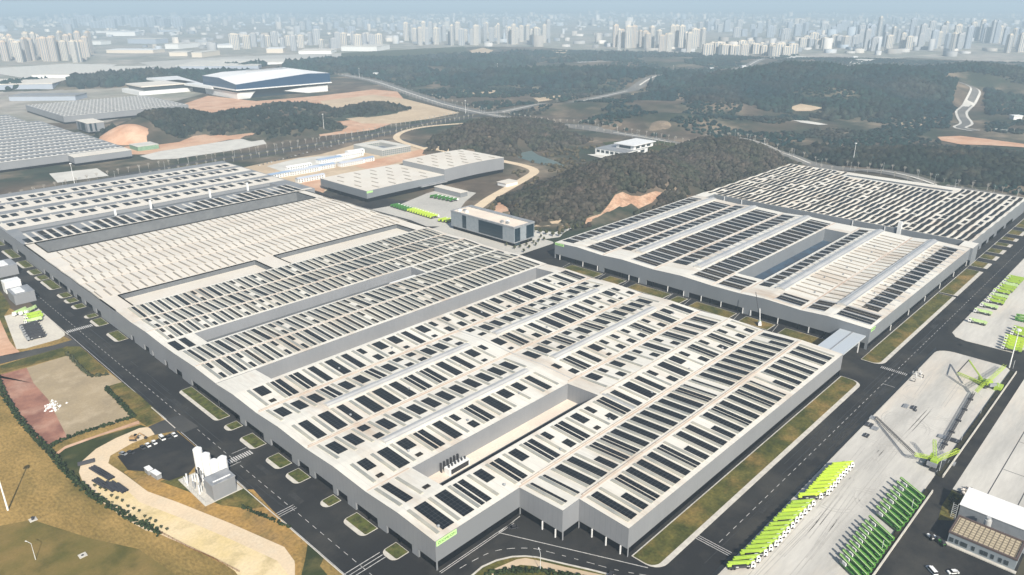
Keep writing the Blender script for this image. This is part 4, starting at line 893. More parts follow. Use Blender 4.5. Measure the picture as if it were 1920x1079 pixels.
# ---- convention centre
t = thing('convention_centre', 'large blue glass convention centre with faceted white roof and white curved base', 'convention centre', (905, 1825, 0), worldgeo=True)
CX0, CX1, CY0, CY1 = 905, 1160, 1826, 2010
mb = MB(); mb.prism([(CX0 + 10, CY0 + 14), (CX1 - 30, CY0 + 12), (CX1 - 20, CY1), (CX0 + 20, CY1)], 0, 17, 0); mb.build('lower_storey', M['bluegl'], t)
mb = MB()
mb.add([(CX0 + 2, CY0 + 6, 17), (CX1, CY0 - 2, 17), (CX1, CY1, 17), (CX0 + 2, CY1, 17), (CX0 - 3, CY0 + 2, 23), (CX1 + 5, CY0 - 6, 23), (CX1 + 5, CY1, 23), (CX0 - 3, CY1, 23)], [(0, 1, 5, 4), (3, 0, 4, 7), (1, 2, 6, 5), (0, 3, 2, 1)]); mb.build('middle_band', M['glass'], t)
mb = MB(); mb.add([(CX0 - 10, CY0 - 5, 22.2), (CX1 + 10, CY0 - 12, 22.2), (CX1 + 10, CY1, 22.2), (CX0 - 10, CY1, 22.2), (CX0 - 10, CY0 - 5, 24.8), (CX1 + 10, CY0 - 12, 24.8), (CX1 + 10, CY1, 24.8), (CX0 - 10, CY1, 24.8)], [(3, 2, 1, 0), (4, 5, 6, 7), (0, 1, 5, 4), (3, 0, 4, 7), (1, 2, 6, 5)]); mb.build('white_ledge', M['white'], t)
rim = [(CX0 - 6, CY1, 47), (CX0 - 6, CY0 + 90, 48), (CX0 - 7, CY0 - 2, 37), (CX1 - 60, CY0 - 8, 51), (CX1 + 8, CY0 - 9, 48), (CX1 + 8, CY1, 46)]
mb = MB(); low = [(x, y, 24.4) for x, y, z in rim]; n = len(rim); mb.add(low + rim, [(i, i + 1, n + i + 1, n + i) for i in range(n - 1)]); mb.build('glass_facade', M['convg'], t)
mb = MB(); top = [(CX0 + 40, CY1 - 20, 55), (CX0 + 60, CY0 + 60, 57), (CX1 - 60, CY0 + 60, 60), (CX1 - 30, CY1 - 20, 56)]
rr = [(x, y, z + .1) for x, y, z in rim]
mb.add(rr + top, [(0, 1, 7, 6), (1, 2, 7), (2, 3, 8, 7), (3, 4, 8), (4, 5, 9, 8), (6, 7, 8, 9), (5, 0, 6, 9)]); mb.build('roof', M['white'], t)
mb = MB(); mb.prism([(CX0 + 80, CY0 + 110), (CX1 - 70, CY0 + 80), (CX1 - 80, CY0 + 92), (CX0 + 90, CY0 + 122)], 57, 60.5, 0); mb.build('roof_slot', M['grey'], t)
mb = MB(); mb.add([(CX0 + 5, CY0 + 30, 0), (CX0 - 2, CY0 + 8, 0), (CX0 + 30, CY0 + 4, 0), (CX0 - 2, CY1, 0), (CX0 - 4, CY0 + 4, 17), (CX0 - 4, CY1, 17), (CX0 + 46, CY0 + 2, 17), (CX0 + 40, CY0 + 4, 11)], [(1, 4, 5, 3), (1, 2, 7, 6, 4)])
mb.add([(CX1 - 130, CY0 + 2, 11), (CX1 - 60, CY0 + 0, 0), (CX1 + 2, CY0 - 2, 0), (CX1 + 2, CY0 - 3, 17), (CX1 - 60, CY0 - 1, 17)], [(0, 1, 2, 3, 4)]); mb.build('white_skirt', M['white'], t)
mb = MB(); mb.prism([(CX0 - 12, CY1 - 60), (CX0 - 6, CY1 - 60), (CX0 + 60, 2330), (CX0 - 30, 2330)], 17, 23, 0); mb.prism([(CX0 + 4, CY1), (CX0 + 70, CY1), (CX0 + 60, 2320), (CX0 - 10, 2320)], 0, 17, 1); mb.build('curved_wing', [M['white'], M['glass']], t)
t = thing('pavilion', 'white two-storey pavilion with flat roof left of the blue convention centre', 'pavilion', (*U(262, 180), 0), worldgeo=True)
px, py = U(262, 180)
mb = MB(); mb.box(px, py, 0, px + 150, py + 120, 10, 0); mb.box(px + 15, py + 8, 10, px + 150, py + 110, 20, 1); mb.build('wall', [M['white'], M['shutter']], t)
mb = MB(); mb.box(px + 10, py + 4, 20, px + 155, py + 115, 23); mb.build('roof', M['roofw'], t)

# ---- villa on the hill
t = thing('villa', 'white modern villa with flat roofs and a row of dark windows on the wooded hill', 'villa', (950, 670, 0), worldgeo=True)
VZ = 3.0
mb = MB(); mb.box(950, 672, 0, 1012, 730, VZ + 7); mb.build('lower_wall', M['white'], t)
mb = MB(); mb.box(976, 674, VZ + 7, 1030, 708, VZ + 14); mb.build('upper_wall', M['white'], t)
mb = MB(); mb.box(949.6, 671.6, VZ + 7, 1012.4, 730.4, VZ + 7.6, 1); mb.box(973, 671, VZ + 14, 1034, 711, VZ + 15, 0); mb.build('roof', [M['white'], M['grey']], t)
for k in range(6): mb = MB(); mb.box(949.8, 676 + k * 9, VZ + 1.6, 950, 682 + k * 9, VZ + 5.6); mb.build('window', M['shutter'], t)
for k in range(3): mb = MB(); mb.box(954 + k * 19, 671.8, VZ + 1.6, 965 + k * 19, 672, VZ + 5.6); mb.build('window', M['shutter'], t)
mb = MB(); mb.box(975.8, 680, VZ + 8.5, 976, 702, VZ + 12.8); mb.build('window', M['shutter'], t)
for k in range(3): mb = MB(); mb.box(982 + k * 15, 673.8, VZ + 8.8, 992 + k * 15, 674, VZ + 12.5); mb.build('window', M['shutter'], t)
sheet('terrace', [(926, 690), (950, 674), (950, 728), (936, 735)], 1.2, M['pale'])

# ---- construction site buildings
t = thing('square_building', 'grey square building with an open central court on the construction site', 'building', (702, 965, 0), worldgeo=True)
mb = MB()
for a, b, c, d in ((704, 965, 762, 979), (704, 1029, 762, 1043), (704, 979, 718, 1029), (748, 979, 762, 1029)): mb.box(a, b, 0, c, d, 9, 0); mb.box(a, b, 9, c, d, 9.8, 1)
mb.build('wing', [grid_mat('ring_wall', (.16, .18, .18), (.34, .35, .34), 4, 3, .8, .7, ax='xz', island=.05), M['pale']], t)
mb = MB(); mb.box(724, 992, 0, 738, 1010, 7); mb.build('core', M['walld'], t)
rg = random.Random(9)
SH = [((500, 338), 44, 10, 'blue'), ((548, 330), 46, 10, 'blue2'), ((585, 322), 40, 10, 'blue'), ((640, 314), 42, 10, 'blue2'), ((668, 308), 34, 9, 'blue'), ((540, 322), 40, 9, 'white'), ((600, 308), 40, 12, 'blue'), ((636, 300), 46, 12, 'white'), ((655, 292), 30, 12, 'white'), ((560, 344), 42, 8, 'blue2')]
for k, ((a, b), L, W, m) in enumerate(SH):
    x, y = U(a, b); t = thing('site_cabin', f'{dict(blue="bright blue", blue2="pale blue", white="white")[m]} roofed site cabin, {ordw(k)} in order on the construction site', 'site cabin', (x, y, 0), worldgeo=True, group='cabins on the construction site')
    mb = MB(); mb.box(x, y, 0, x + L, y + W, 5.6); mb.build('wall', M['white'], t)
    mb = MB(); mb.add([(x - .5, y - .5, 5.6), (x + L + .5, y - .5, 5.6), (x + L + .5, y + W + .5, 5.6), (x - .5, y + W + .5, 5.6), (x - .5, y + W / 2, 7.2), (x + L + .5, y + W / 2, 7.2)], [(0, 1, 5, 4), (3, 4, 5, 2), (0, 4, 3), (1, 2, 5)]); mb.build('roof', M[m], t)
    mb = MB()
    for q in range(int(L / 4)):
        for z in (.8, 3.4): mb.box(x + 1 + q * 4, y - .06, z, x + 2.8 + q * 4, y, z + 1.5)
    mb.build('window', M['shutter'], t)

# ---- left side: gas tank station
t = thing('tank_station', 'grey pump house with pipes and four tall white tanks beside the left road', 'tank station', (112, 310, 0), worldgeo=True)
mb = MB(); mb.box(116.5, 316.5, 0, 128.2, 325.5, 8.8); mb.build('wall', M['wall'], t)
mb = MB(); mb.box(116.2, 316.2, 8.8, 128.5, 325.8, 9.3, 0); mb.box(118, 318.5, 9.3, 127, 319, 9.7, 1); mb.build('roof', [M['grey'], M['white']], t)
for x, y, h in ((122.5, 344, 15), (124, 338.5, 13.5), (125.5, 333, 11.5), (128.6, 329.5, 13.5)):
    mb = MB(); mb.cyl((x, y), 2.3, 1.2, h, 16, 0, cap=False)
    mb.cyl((x, y), 2.3, h, h + 1, 16, 0, r2=.9)
    for q in (-1.1, 1.1): mb.box(x + q - .15, y - .15, 0, x + q + .15, y + .15, 1.3)
    mb.build('tank', M['white2'], t, smooth=False)
rg = random.Random(3)
for k in range(26):
    x = 112.5 + rg.random() * 8.5; y = 326.5 + rg.random() * 17; h = 1.5 + rg.random() * 4.2; mb = MB()
    if k % 3: mb.box(x, y, 0, x + .5, y + .5 + rg.random() * 1.5, h)
    else: mb.cyl((x, y), .45, 0, h, 8)
    mb.build('vaporiser' if k % 3 else 'pipe', M[('grey', 'white', 'dark', 'pole')[k % 4]], t)
mb = MB(); mb.box(111.5, 316, 0, 131, 347, .25); mb.build('plinth', M['kerb'], t)
mb = MB()
for k in range(12): mb.bar((112, 317 + k * 2.3, .2), (112, 317 + k * 2.3, 2.2), .09)
mb.bar((112, 317, 2.2), (112, 343, 2.2), .09); mb.build('railing', M['pole'], t)
# left edge substations
for lab, x, y, L, W, h, ang in (('boxy grey plant room with white roof hatch beside the far left road', *U(30, 573), 9, 20, 8.5, 0), ('second grey plant room cut by the left edge of the photo', *U(-2, 522), 10, 22, 9, 0)):
    t = thing('plant_room', lab, 'plant room', (x, y, 0), worldgeo=True)
    mb = MB(); mb.box(x, y, 0, x + L + 6, y + W, h); mb.build('wall', M['wall'], t)
    mb = MB(); mb.box(x - .2, y - .2, h, x + L + 6.2, y + W + .2, h + .5, 0); mb.box(x + 2, y + 3, h + .5, x + L, y + W - 3, h + 1, 1); mb.build('roof', [M['grey'], M['white']], t)
x, y = U(13, 552); t = thing('plant_room', 'small bright white plant room behind the grey one at the left edge', 'plant room', (x, y, 0), worldgeo=True)
mb = MB(); mb.box(x, y, 0, x + 12, y + 10, 9.5); mb.build('wall', M['white'], t); mb = MB(); mb.box(x - .2, y - .2, 9.5, x + 12.2, y + 10.2, 10); mb.build('roof', M['white2'], t)
# ---- bottom right buildings
t = thing('tiled_building', 'low grey building with a tan gridded roof and small windows at the bottom right', 'building', (333.6, 20, 0), worldgeo=True)
mb = MB(); mb.box(333.6, 21, 0, 349, 47.3, 5.6); mb.build('wall', mat('tiled_wall', (.22, .25, .27), .6), t)
mb = MB(); mb.box(334.3, 21.7, 5.6, 348.4, 46.8, 6.0, 0); mb.build('roof', M['tile'], t)
mb = MB(); mb.box(333.3, 20.7, 5.6, 334.2, 47.6, 6.3); mb.box(348.5, 20.7, 5.6, 349.3, 47.6, 6.4); mb.box(334.2, 20.7, 5.6, 348.5, 21.6, 6.3); mb.box(334.2, 46.9, 5.6, 348.5, 47.6, 6.3); mb.build('parapet', mat('brown_trim', (.10, .07, .06), .6), t)
for k, y in enumerate((23.5, 26, 29, 31.4, 33.2, 36.5, 39.5, 41, 43, 45)): mb = MB(); mb.box(333.4, y, 1.4, 333.6, y + (1.2 if k % 3 else 1.6), 3.6); mb.build('window', M['shutter'], t)
mb = MB(); mb.box(331.8, 20, 0, 333.5, 48, .5); mb.build('plinth', M['kerb'], t)
t = thing('white_roof_building', 'long grey building with a bright white roof behind the tan gridded roof', 'building', (357, 12, 0), worldgeo=True)
mb = MB(); mb.box(357, 8, 0, 371, 49, 7.2); mb.build('wall', mat('sooty_wall', (.17, .185, .20), .6, alt=(.21, .225, .24), scale=.2), t)
mb = MB(); mb.add([(356.6, 7.6, 7.2), (371.4, 7.6, 9.2), (371.4, 49.4, 9.2), (356.6, 49.4, 7.2), (356.6, 7.6, 6.9), (371.4, 7.6, 8.8), (371.4, 49.4, 8.8), (356.6, 49.4, 6.9)], [(0, 1, 2, 3), (7, 6, 5, 4), (0, 4, 5, 1), (1, 5, 6, 2), (2, 6, 7, 3), (3, 7, 4, 0)]); mb.build('roof', M['white'], t)
mb = MB(); mb.box(349.2, 20, 0, 357, 47, 1.2); mb.build('plinth', M['grey'], t)
mb = MB(); mb.cyl((353, 36.5), 1.5, 1.2, 7.4, 14); mb.cyl((353, 36.5), 1.0, 7.4, 8.6, 12); mb.build('vent_stack', M['ridge'], t)
mb = MB()
for k in range(8): mb.bar((355, 49.5, k), (355, 51.5, k), .12)
mb.bar((355, 49.5, 0), (355, 49.5, 8), .15); mb.bar((355, 51.5, 0), (355, 51.5, 8), .15); mb.build('ladder', M['pole'], t)
# rubble heap
rg = random.Random(4); mb = MB()
for k in range(700):
    u_ = rg.random(); x = 377 + rg.random() * 7 + u_ * 2; y = 53 - u_ * 45; s = .25 + rg.random() ** 2 * .9; z = rg.random() * 1.2
    a = rg.random() * 3; c, s_ = math.cos(a) * s, math.sin(a) * s
    mb.add([(x - c, y - s_, z), (x + s_, y - c, z), (x + c, y + s_, z + s * .6), (x - s_, y + c, z + s * .5), (x, y, z + s)], [(0, 1, 4), (1, 2, 4), (2, 3, 4), (3, 0, 4)])
tag(mb.build('rubble_heap', M['rubble']), kind='stuff')
# yard boundary walls
for lab, x0, x1 in (('white concrete wall along the right edge of the near yard, upper piece', 386, 546), ('white concrete wall along the right edge of the near yard, lower piece', 262, 369)):
    t = thing('yard_wall', lab, 'wall', (x0, 63.5, 0), worldgeo=True)
    mb = MB(); mb.box(x0, 63.3, 0, x1, 63.8, 1.6); mb.build('panel', M['kerb'], t)
    mb = MB(); mb.box(x0, 63.8, 0, x1, 66.6, .9); mb.build('ditch_hedge', mat('ditch', (.022, .024, .016), .95, alt=(.05, .045, .03), scale=.3, fine=1.5), t)
    for k in range(int((x1 - x0) / 40) + 1): mb = MB(); mb.cyl((x0 + k * 40 + 4, 66.4), .12, .9, 7, 6); mb.build('post', M['pole'], t)

# ------------------------------------------------------------------ vehicles
def truck_boom(name, boomm, L=12, cabm='cab', full=True):
    t = thing(name, None, 'pump truck')
    mb = MB(); mb.box(-L / 2, -1.2, .75, L / 2 - 2.4, 1.2, 1.35); mb.box(-L / 2 + 2, -1.25, 1.35, L / 2 - 3, 1.25, 1.9); mb.box(-L / 2, -1.3, .5, -L / 2 + .5, 1.3, 1.4)
    for x in (-3.6, 2.4): mb.box(x, -1.7, .6, x + .6, 1.7, 1.6)
    mb.build('chassis', M['dark'], t)
    mb = MB(); x0, x1 = L / 2 - 2.1, L / 2 - .2
    mb.add([(x0, -1.22, .7), (x1, -1.22, .7), (x1, 1.22, .7), (x0, 1.22, .7), (x0, -1.22, 3.3), (x1 - .35, -1.18, 3.3), (x1 - .35, 1.18, 3.3), (x0, 1.22, 3.3), (x1, -1.22, 1.9), (x1, 1.22, 1.9)], [(0, 1, 8, 5, 4), (2, 3, 7, 6, 9), (1, 2, 9, 8), (8, 9, 6, 5), (4, 5, 6, 7), (3, 0, 4, 7)])
    c = mb.build('cab', M[cabm], t)
    if full:
        mb = MB(); mb.quad((x1 + .01, -1.05, 2.0), (x1 + .01, 1.05, 2.0), (x1 - .3, 1.02, 3.1), (x1 - .3, -1.02, 3.1)); mb.box(x1 - 1.5, -1.25, 2.1, x1 - .5, 1.25, 2.9); mb.build('windshield', M['glass'], c)
    mb = MB()
    mb.box(-L / 2 - .9, -.72, 2.55, L / 2 - 2.2, -.30, 3.05); mb.box(-L / 2 - .2, -.15, 2.6, L / 2 - .4, .3, 3.75); mb.box(-L / 2 + .6, .42, 2.4, L / 2 - 2.8, .75, 2.85)
    mb.box(-L / 2, -.62, 3.25, L / 2 - 1.6, -.28, 3.7); mb.cyl((L / 2 - 3.4, 0), .7, 1.9, 3.3, 10)
    mb.build('boom', M[boomm], t)
    mb = MB(); mb.box(-L / 2 - .4, -.6, 1.3, -L / 2 + 1.4, .6, 2.5); mb.box(-L / 2 + 2, .7, 1.9, L / 2 - 4, 1.2, 2.4); mb.build('hopper', M[boomm], t)
    mb = MB()
    for x in (-L / 2 + 2.6, L / 2 - 4.4): mb.bar((x, -1.0, 1.6), (x + 1.6, -1.35, 1.6), .3); mb.bar((x, 1.0, 1.6), (x + 1.6, 1.35, 1.6), .3)
    mb.build('outrigger', M['white2'], t)
    if full:
        for x in (-L / 2 + 1.2, -L / 2 + 2.6, L / 2 - 3.2, L / 2 - 1.2):
            for y in (-1.05, 1.05): mb = MB(); mb.wheel((x, y, .52), .52, .36); mb.build('wheel', M['tyre'], t)
    else:
        mb = MB()
        for x in (-L / 2 + 1.2, -L / 2 + 2.6, L / 2 - 3.2, L / 2 - 1.2):
            for y in (-1.05, 1.05): mb.wheel((x, y, .52), .52, .36, 8)
        mb.build('wheel_set', M['tyre'], t)
    return t
def crane_truck(name, boomm):
    L = 12.5; t = thing(name, None, 'crane truck')
    mb = MB(); mb.box(-L / 2, -1.25, .7, L / 2, 1.25, 1.4); mb.box(-L / 2 + 3.2, -1.3, 1.4, L / 2 - 1, 1.3, 1.75); mb.build('chassis', M['dgreen'], t)
    mb = MB(); mb.box(L / 2 - 1.9, -1.2, .7, L / 2 + .1, 1.2, 2.5); mb.build('cab', M['dgreen'], t)
    mb = MB(); mb.box(L / 2 + .1, -1.0, 1.5, L / 2 + .14, 1.0, 2.4); mb.box(L / 2 - 1.6, -1.22, 1.6, L / 2 - .6, 1.22, 2.3); mb.build('windshield', M['glass'], t)
    mb = MB()
    mb.add([(-L / 2 - 2, -.45, 3.2), (-L / 2 - 2, .45, 3.2), (-L / 2 - 2, .45, 4.3), (-L / 2 - 2, -.45, 4.3), (L / 2 + .6, -.4, 2.2), (L / 2 + .6, .4, 2.2), (L / 2 + .6, .4, 3.1), (L / 2 + .6, -.4, 3.1)], [(0, 1, 2, 3), (7, 6, 5, 4), (0, 4, 5, 1), (1, 5, 6, 2), (2, 6, 7, 3), (3, 7, 4, 0)]); mb.build('boom', M[boomm], t)
    mb = MB(); mb.bar((-L / 2 - 1.5, -.62, 4.2), (L / 2 + .4, -.55, 3.05), .3); mb.bar((-L / 2 + 1, 1.0, 2.6), (L / 2 - 2, 1.0, 2.2), .3); mb.build('side_rail', M['pgreen'], t)
    mb = MB(); mb.box(-L / 2 - .6, -1.25, 1.4, -L / 2 + 2.8, 1.25, 3.1); mb.build('counterweight', M['grey'], t)
    mb = MB(); mb.box(-L / 2 + 1, -1.28, 1.75, -L / 2 + 3.2, -.6, 3.2); mb.build('operator_cab', M['white'], t)
    for x in (-L / 2 + 1.2, -L / 2 + 2.6, L / 2 - 4.2, L / 2 - 2.6):
        for y in (-1.05, 1.05): mb = MB(); mb.wheel((x, y, .52), .52, .36); mb.build('wheel', M['tyre'], t)
    return t
P_L = truck_boom('pump_truck', 'lime'); P_Y = truck_boom('pump_truck', 'limey'); P_G = crane_truck('crane_truck', 'boomg')
P_PG = truck_boom('pump_truck', 'pgreen', cabm='cab'); P_S = truck_boom('pump_truck', 'limey', full=False); P_DK = truck_boom('pump_truck', 'dark', cabm='grey', full=False); P_S2 = truck_boom('pump_truck', 'dgreen', full=False); P_S3 = truck_boom('pump_truck', 'pgreen', full=False)
for p in (P_L, P_Y, P_G, P_PG, P_S, P_DK, P_S2, P_S3): learn(p)
Z6 = lambda x, y: (1340 + x / 4.514, 840 + y / 4.514)
rg = random.Random(8)
cabs = [(320, 985), (365, 940), (425, 885), (470, 845), (515, 805), (548, 768), (583, 730), (615, 692), (655, 652), (690, 607), (724, 572), (760, 538), (795, 503), (830, 468), (893, 405), (952, 375), (978, 340), (1008, 308), (1035, 275), (1058, 245), (1082, 220), (1105, 195), (1130, 172), (1160, 145)]
hd = math.atan2(-7.6, 9.2)
for k, (x, y) in enumerate(cabs):
    cx, cy = U(*Z6(x, y), 1.5); cx -= math.cos(hd) * 5; cy -= math.sin(hd) * 5
    bright = k >= 14 or k in (11,)
    place(P_Y if bright else P_L, (cx, cy, .12), hd + rg.uniform(-.03, .03), f'{"bright lime" if bright else "lime"} pump truck, {ordw(k)} from the near end of the long yard row', 'pump trucks in the long row on the near yard', 'pump truck')
heads = [(1075, 925), (1103, 885), (1133, 845), (1160, 808), (1187, 770), (1215, 735), (1240, 700), (1265, 665), (1292, 635), (1325, 597), (1385, 515), (1415, 482), (1445, 450), (1475, 410), (1500, 378), (1530, 345), (1560, 303), (1590, 270)]
hg = math.atan2(-10.5, -5.5)
for k, (x, y) in enumerate(heads):
    cx, cy = U(*Z6(x, y), 3.5); cx += math.cos(hg) * 7; cy += math.sin(hg) * 7
    place(P_G, (cx, cy, .12), hg + rg.uniform(-.03, .03), f'dark green crane truck, {ordw(k)} from the near end of the slanted yard row', 'crane trucks in the slanted row on the near yard', 'crane truck')
# second yard
Z5 = lambda x, y: (1760 + x / 5.994, 500 + y / 5.994)
T2 = [((430, 625), 'p'), ((490, 515), 'p'), ((560, 450), 'p'), ((630, 400), 'l'), ((650, 365), 'l'), ((675, 335), 'p'), ((700, 290), 'l'), ((740, 262), 'l'), ((765, 235), 'l'), ((790, 210), 'p'), ((815, 180), 'l'), ((840, 155), 'l'), ((860, 135), 'l')]
h2 = math.atan2(*(lambda a, b: (b[1] - a[1], b[0] - a[0]))(U(*Z5(400, 560)), U(*Z5(575, 600))))
for k, ((x, y), c) in enumerate(T2):
    cx, cy = U(*Z5(x, y), 1.5); place(P_PG if c == 'p' else P_L, (cx, cy, .12), h2 + math.pi, f'{"pale green" if c == "p" else "lime green"} pump truck, {ordw(k)} from the rounded corner of the far right yard', 'pump trucks in the roadside row of the far right yard', 'pump truck')
T3 = [((800, 930), 'l'), ((810, 900), 'y'), ((820, 870), 'y'), ((830, 840), 'y'), ((835, 812), 'y'), ((900, 770), 'l'), ((910, 745), 'l'), ((925, 715), 'l'), ((960, 610), 'd'), ((975, 580), 'd')]
for k, ((x, y), c) in enumerate(T3):
    cx, cy = U(*Z5(x + 10, y), 1.5); place({'l': P_L, 'y': P_Y, 'd': P_G}[c], (cx, cy, .12), h2 + math.pi, f'{dict(l="lime green", y="bright lime", d="dark green")[c]} truck, {ordw(k)} counted upward at the right edge of the far yard', 'trucks in blocks at the right edge of the far right yard', 'pump truck' if c != 'd' else 'crane truck')
# left pad
Z9 = lambda x, y: (x / 8.99, 540 + y / 8.99)
for k, (x, y) in enumerate(((480, 560), (500, 505), (470, 460))):
    cx, cy = U(*Z9(x + 70, y), 1.5); place(P_L if k else P_PG, (cx, cy, .08), math.atan2(*(lambda a, b: (b[1] - a[1], b[0] - a[0]))(U(*Z9(700, 520)), U(*Z9(400, 590)))), f'lime boom truck, {ordw(k)} from the dark trucks on the small left pad', 'green boom trucks on the small left pad', 'pump truck')
for k, (x, y) in enumerate(((600, 830), (570, 790), (545, 755), (530, 715), (510, 680), (480, 640))):
    cx, cy = U(*Z9(x, y), 1.5); place(P_DK, (cx, cy, .08), math.atan2(*(lambda a, b: (b[1] - a[1], b[0] - a[0]))(U(*Z9(700, 520)), U(*Z9(400, 590)))), f'dark grey truck, {ordw(k)} from the near side of the left pad block', 'dark trucks on the small left pad', 'truck')
for k, (x, y) in enumerate(((450, 400), (330, 410), (520, 380))):
    cx, cy = U(*Z9(x, y), 1.5); place(P_S3, (cx, cy, .08), rad(200 + k * 9), f'pale grey machine, {ordw(k)} behind the green trucks on the left pad', 'machines on the small left pad', 'truck')
# truck park behind the second hall
Z7 = lambda x, y: (560 + x / 4.36, 240 + y / 4.36)
for lab, a, b, n, pr in (('dark and lime', (790, 635), (900, 668), 6, P_S2), ('bright lime', (925, 672), (1110, 728), 10, P_S), ('dark green', (1110, 560), (1270, 592), 6, P_S2), ('lime', (1180, 752), (1240, 762), 3, P_S)):
    for k in range(n):
        x, y = Z7(a[0] + (b[0] - a[0]) * k / (n - 1), a[1] + (b[1] - a[1]) * k / (n - 1)); cx, cy = U(x, y, 1.5)
        place(pr, (cx, cy, .1), rad(-8), f'{lab} truck, {ordw(k)} from the left in its truck park row behind the office', 'trucks in the truck park behind the glass office', 'pump truck')
# cars
def car(name, bodym, L=4.6, W=1.85, van=False):
    t = thing(name, None, 'van' if van else 'car'); h = 1.0
    mb = MB(); mb.add([(-L / 2, -W / 2, .35), (L / 2, -W / 2, .35), (L / 2, W / 2, .35), (-L / 2, W / 2, .35), (-L / 2, -W / 2, .95), (L / 2 - .1, -W / 2, .8), (L / 2 - .1, W / 2, .8), (-L / 2, W / 2, .95)], [(0, 1, 5, 4), (1, 2, 6, 5), (2, 3, 7, 6), (3, 0, 4, 7), (4, 5, 6, 7), (3, 2, 1, 0)])
    a, b, c, d = ((-L * .49, -L * .46, L * .22, L * .36) if van else (-L * .42, -L * .30, L * .12, L * .30)); zt = 1.9 if van else 1.45
    mb.add([(b, -W * .42, zt), (c, -W * .42, zt), (c, W * .42, zt), (b, W * .42, zt), (b, -W * .42, zt - .07), (c, -W * .42, zt - .07), (c, W * .42, zt - .07), (b, W * .42, zt - .07)], [(0, 1, 2, 3), (0, 4, 5, 1), (2, 6, 7, 3), (1, 5, 6, 2), (3, 7, 4, 0)])
    bo = mb.build('body', M[bodym], t)
    mb = MB(); mb.add([(a, -W * .48, .94), (d, -W * .48, .84), (d, W * .48, .84), (a, W * .48, .94), (b, -W * .42, zt - .06), (c, -W * .42, zt - .06), (c, W * .42, zt - .06), (b, W * .42, zt - .06)], [(0, 1, 5, 4), (1, 2, 6, 5), (2, 3, 7, 6), (3, 0, 4, 7)]); mb.build('windows', M['glass'], t)
    for x in (-L * .31, L * .31):
        for y in (-W / 2 + .1, W / 2 - .1): mb = MB(); mb.wheel((x, y, .33), .33, .22, 10); mb.build('wheel', M['tyre'], t)
    return t
C_W = car('parked_car', 'white2'); C_D = car('parked_car', 'dark'); C_V = car('parked_van', 'white2', 5.6, 2.1, True); C_B = car('parked_car', 'grey')
for p in (C_W, C_D, C_V, C_B): learn(p)
ZB = lambda x, y: (220 + x / 5.996, 780 + y / 5.996)
CARH = math.atan2(*(lambda a, b: (b[1] - a[1], b[0] - a[0]))(U(*ZB(640, 215)), U(*ZB(345, 330)))) + rad(90)
for k, (p, x, y, col) in enumerate(((C_W, 640, 215, 'white'), (C_D, 573, 240, 'black'), (C_V, 503, 250, 'white'), (C_W, 415, 300, 'white'), (C_W, 345, 330, 'white'), (C_D, 285, 355, 'dark'), (C_D, 152, 412, 'dark'), (C_B, 65, 425, 'grey'))):
    cx, cy = U(*ZB(x, y), .6); place(p, (cx, cy, .12), CARH if k < 6 else CARH + .4, f'{col} {"van" if p is C_V else "car"}, {ordw(k)} from the road end of the small left car park', 'cars in the small left car park', 'van' if p is C_V else 'car')
ZC = lambda x, y: (1720 + x / 5.42, 880 + y / 5.42)
x, y = U(*ZC(150, 1020), 1); place(C_V, (x, y, .02), rad(50), 'white van parked on the dark court at the bottom right, left of the white car', None, 'van')
x, y = U(*ZC(362, 1045), .6); place(C_W, (x, y, .02), rad(138), 'white car parked on the dark court at the bottom right', None, 'car')
x, y = U(962, 989, .6); place(C_D, (x, y, .02), rad(150), 'black car parked in the notch in front of the near hall', None, 'car')
x, y = U(1145, 1078, .6); place(C_D, (x, y, .02), rad(20), 'dark car with white bonnet on the road at the bottom edge', None, 'car')
# roadside / site cars
pts = [(U(486 + k * 7.5, 311 - k * 2.0)) for k in range(24)]
for k, (x, y) in enumerate(pts): place((C_W, C_D, C_B)[k % 3], (x, y, .2), rad(70 + rg.uniform(-15, 15)), f'car, {ordw(k)} from the left in the line beside the construction site', 'cars lined up beside the construction site', 'car')
# containers / buses on the car park
for k, (a, b) in enumerate((((330, 585), (375, 625)), ((400, 630), (470, 675)))):
    p, q = U(*ZB(*a), 2), U(*ZB(*b), 2); t = thing('site_container', f'{"left" if k == 0 else "right"} one of two white box containers in the small left car park', 'container', (p[0], p[1], .1), math.atan2(q[1] - p[1], q[0] - p[0]))
    L = math.dist(p, q); mb = MB(); mb.box(0, -1.3, 0, L, 1.3, 2.7); mb.build('box', M['grey'], t); mb = MB(); mb.box(-.1, -1.4, 2.7, L + .1, 1.4, 2.9); mb.build('roof', M['white'], t)
# tractors by the tiled building
for k, (x, y, m, c) in enumerate(((135, 690, 'white', 'white'), (195, 705, 'white', 'white and red'), (250, 750, 'dgreen', 'green'))):
    cx, cy = U(*ZC(x, y), 1); t = thing('small_tractor', f'{c} small tractor, {ordw(k)} from the left beside the tan gridded roof', 'tractor', (cx, cy, 0), rad(60), group='small tractors beside the tiled building')
    mb = MB(); mb.box(-.3, -.5, .8, 1.9, .5, 1.6); mb.box(-1.5, -.8, 1.0, -.2, .8, 1.2); mb.build('body', M[m], t); mb = MB(); mb.box(-1.2, -.7, 1.2, -.2, .7, 2.5); mb.build('cab', M['dark'], t)
    for xx, r in ((-1.0, .8), (1.4, .5)):
        for yy in (-.9, .9): mb = MB(); mb.wheel((xx, yy, r), r, .4, 12); mb.build('wheel', M['tyre'], t)

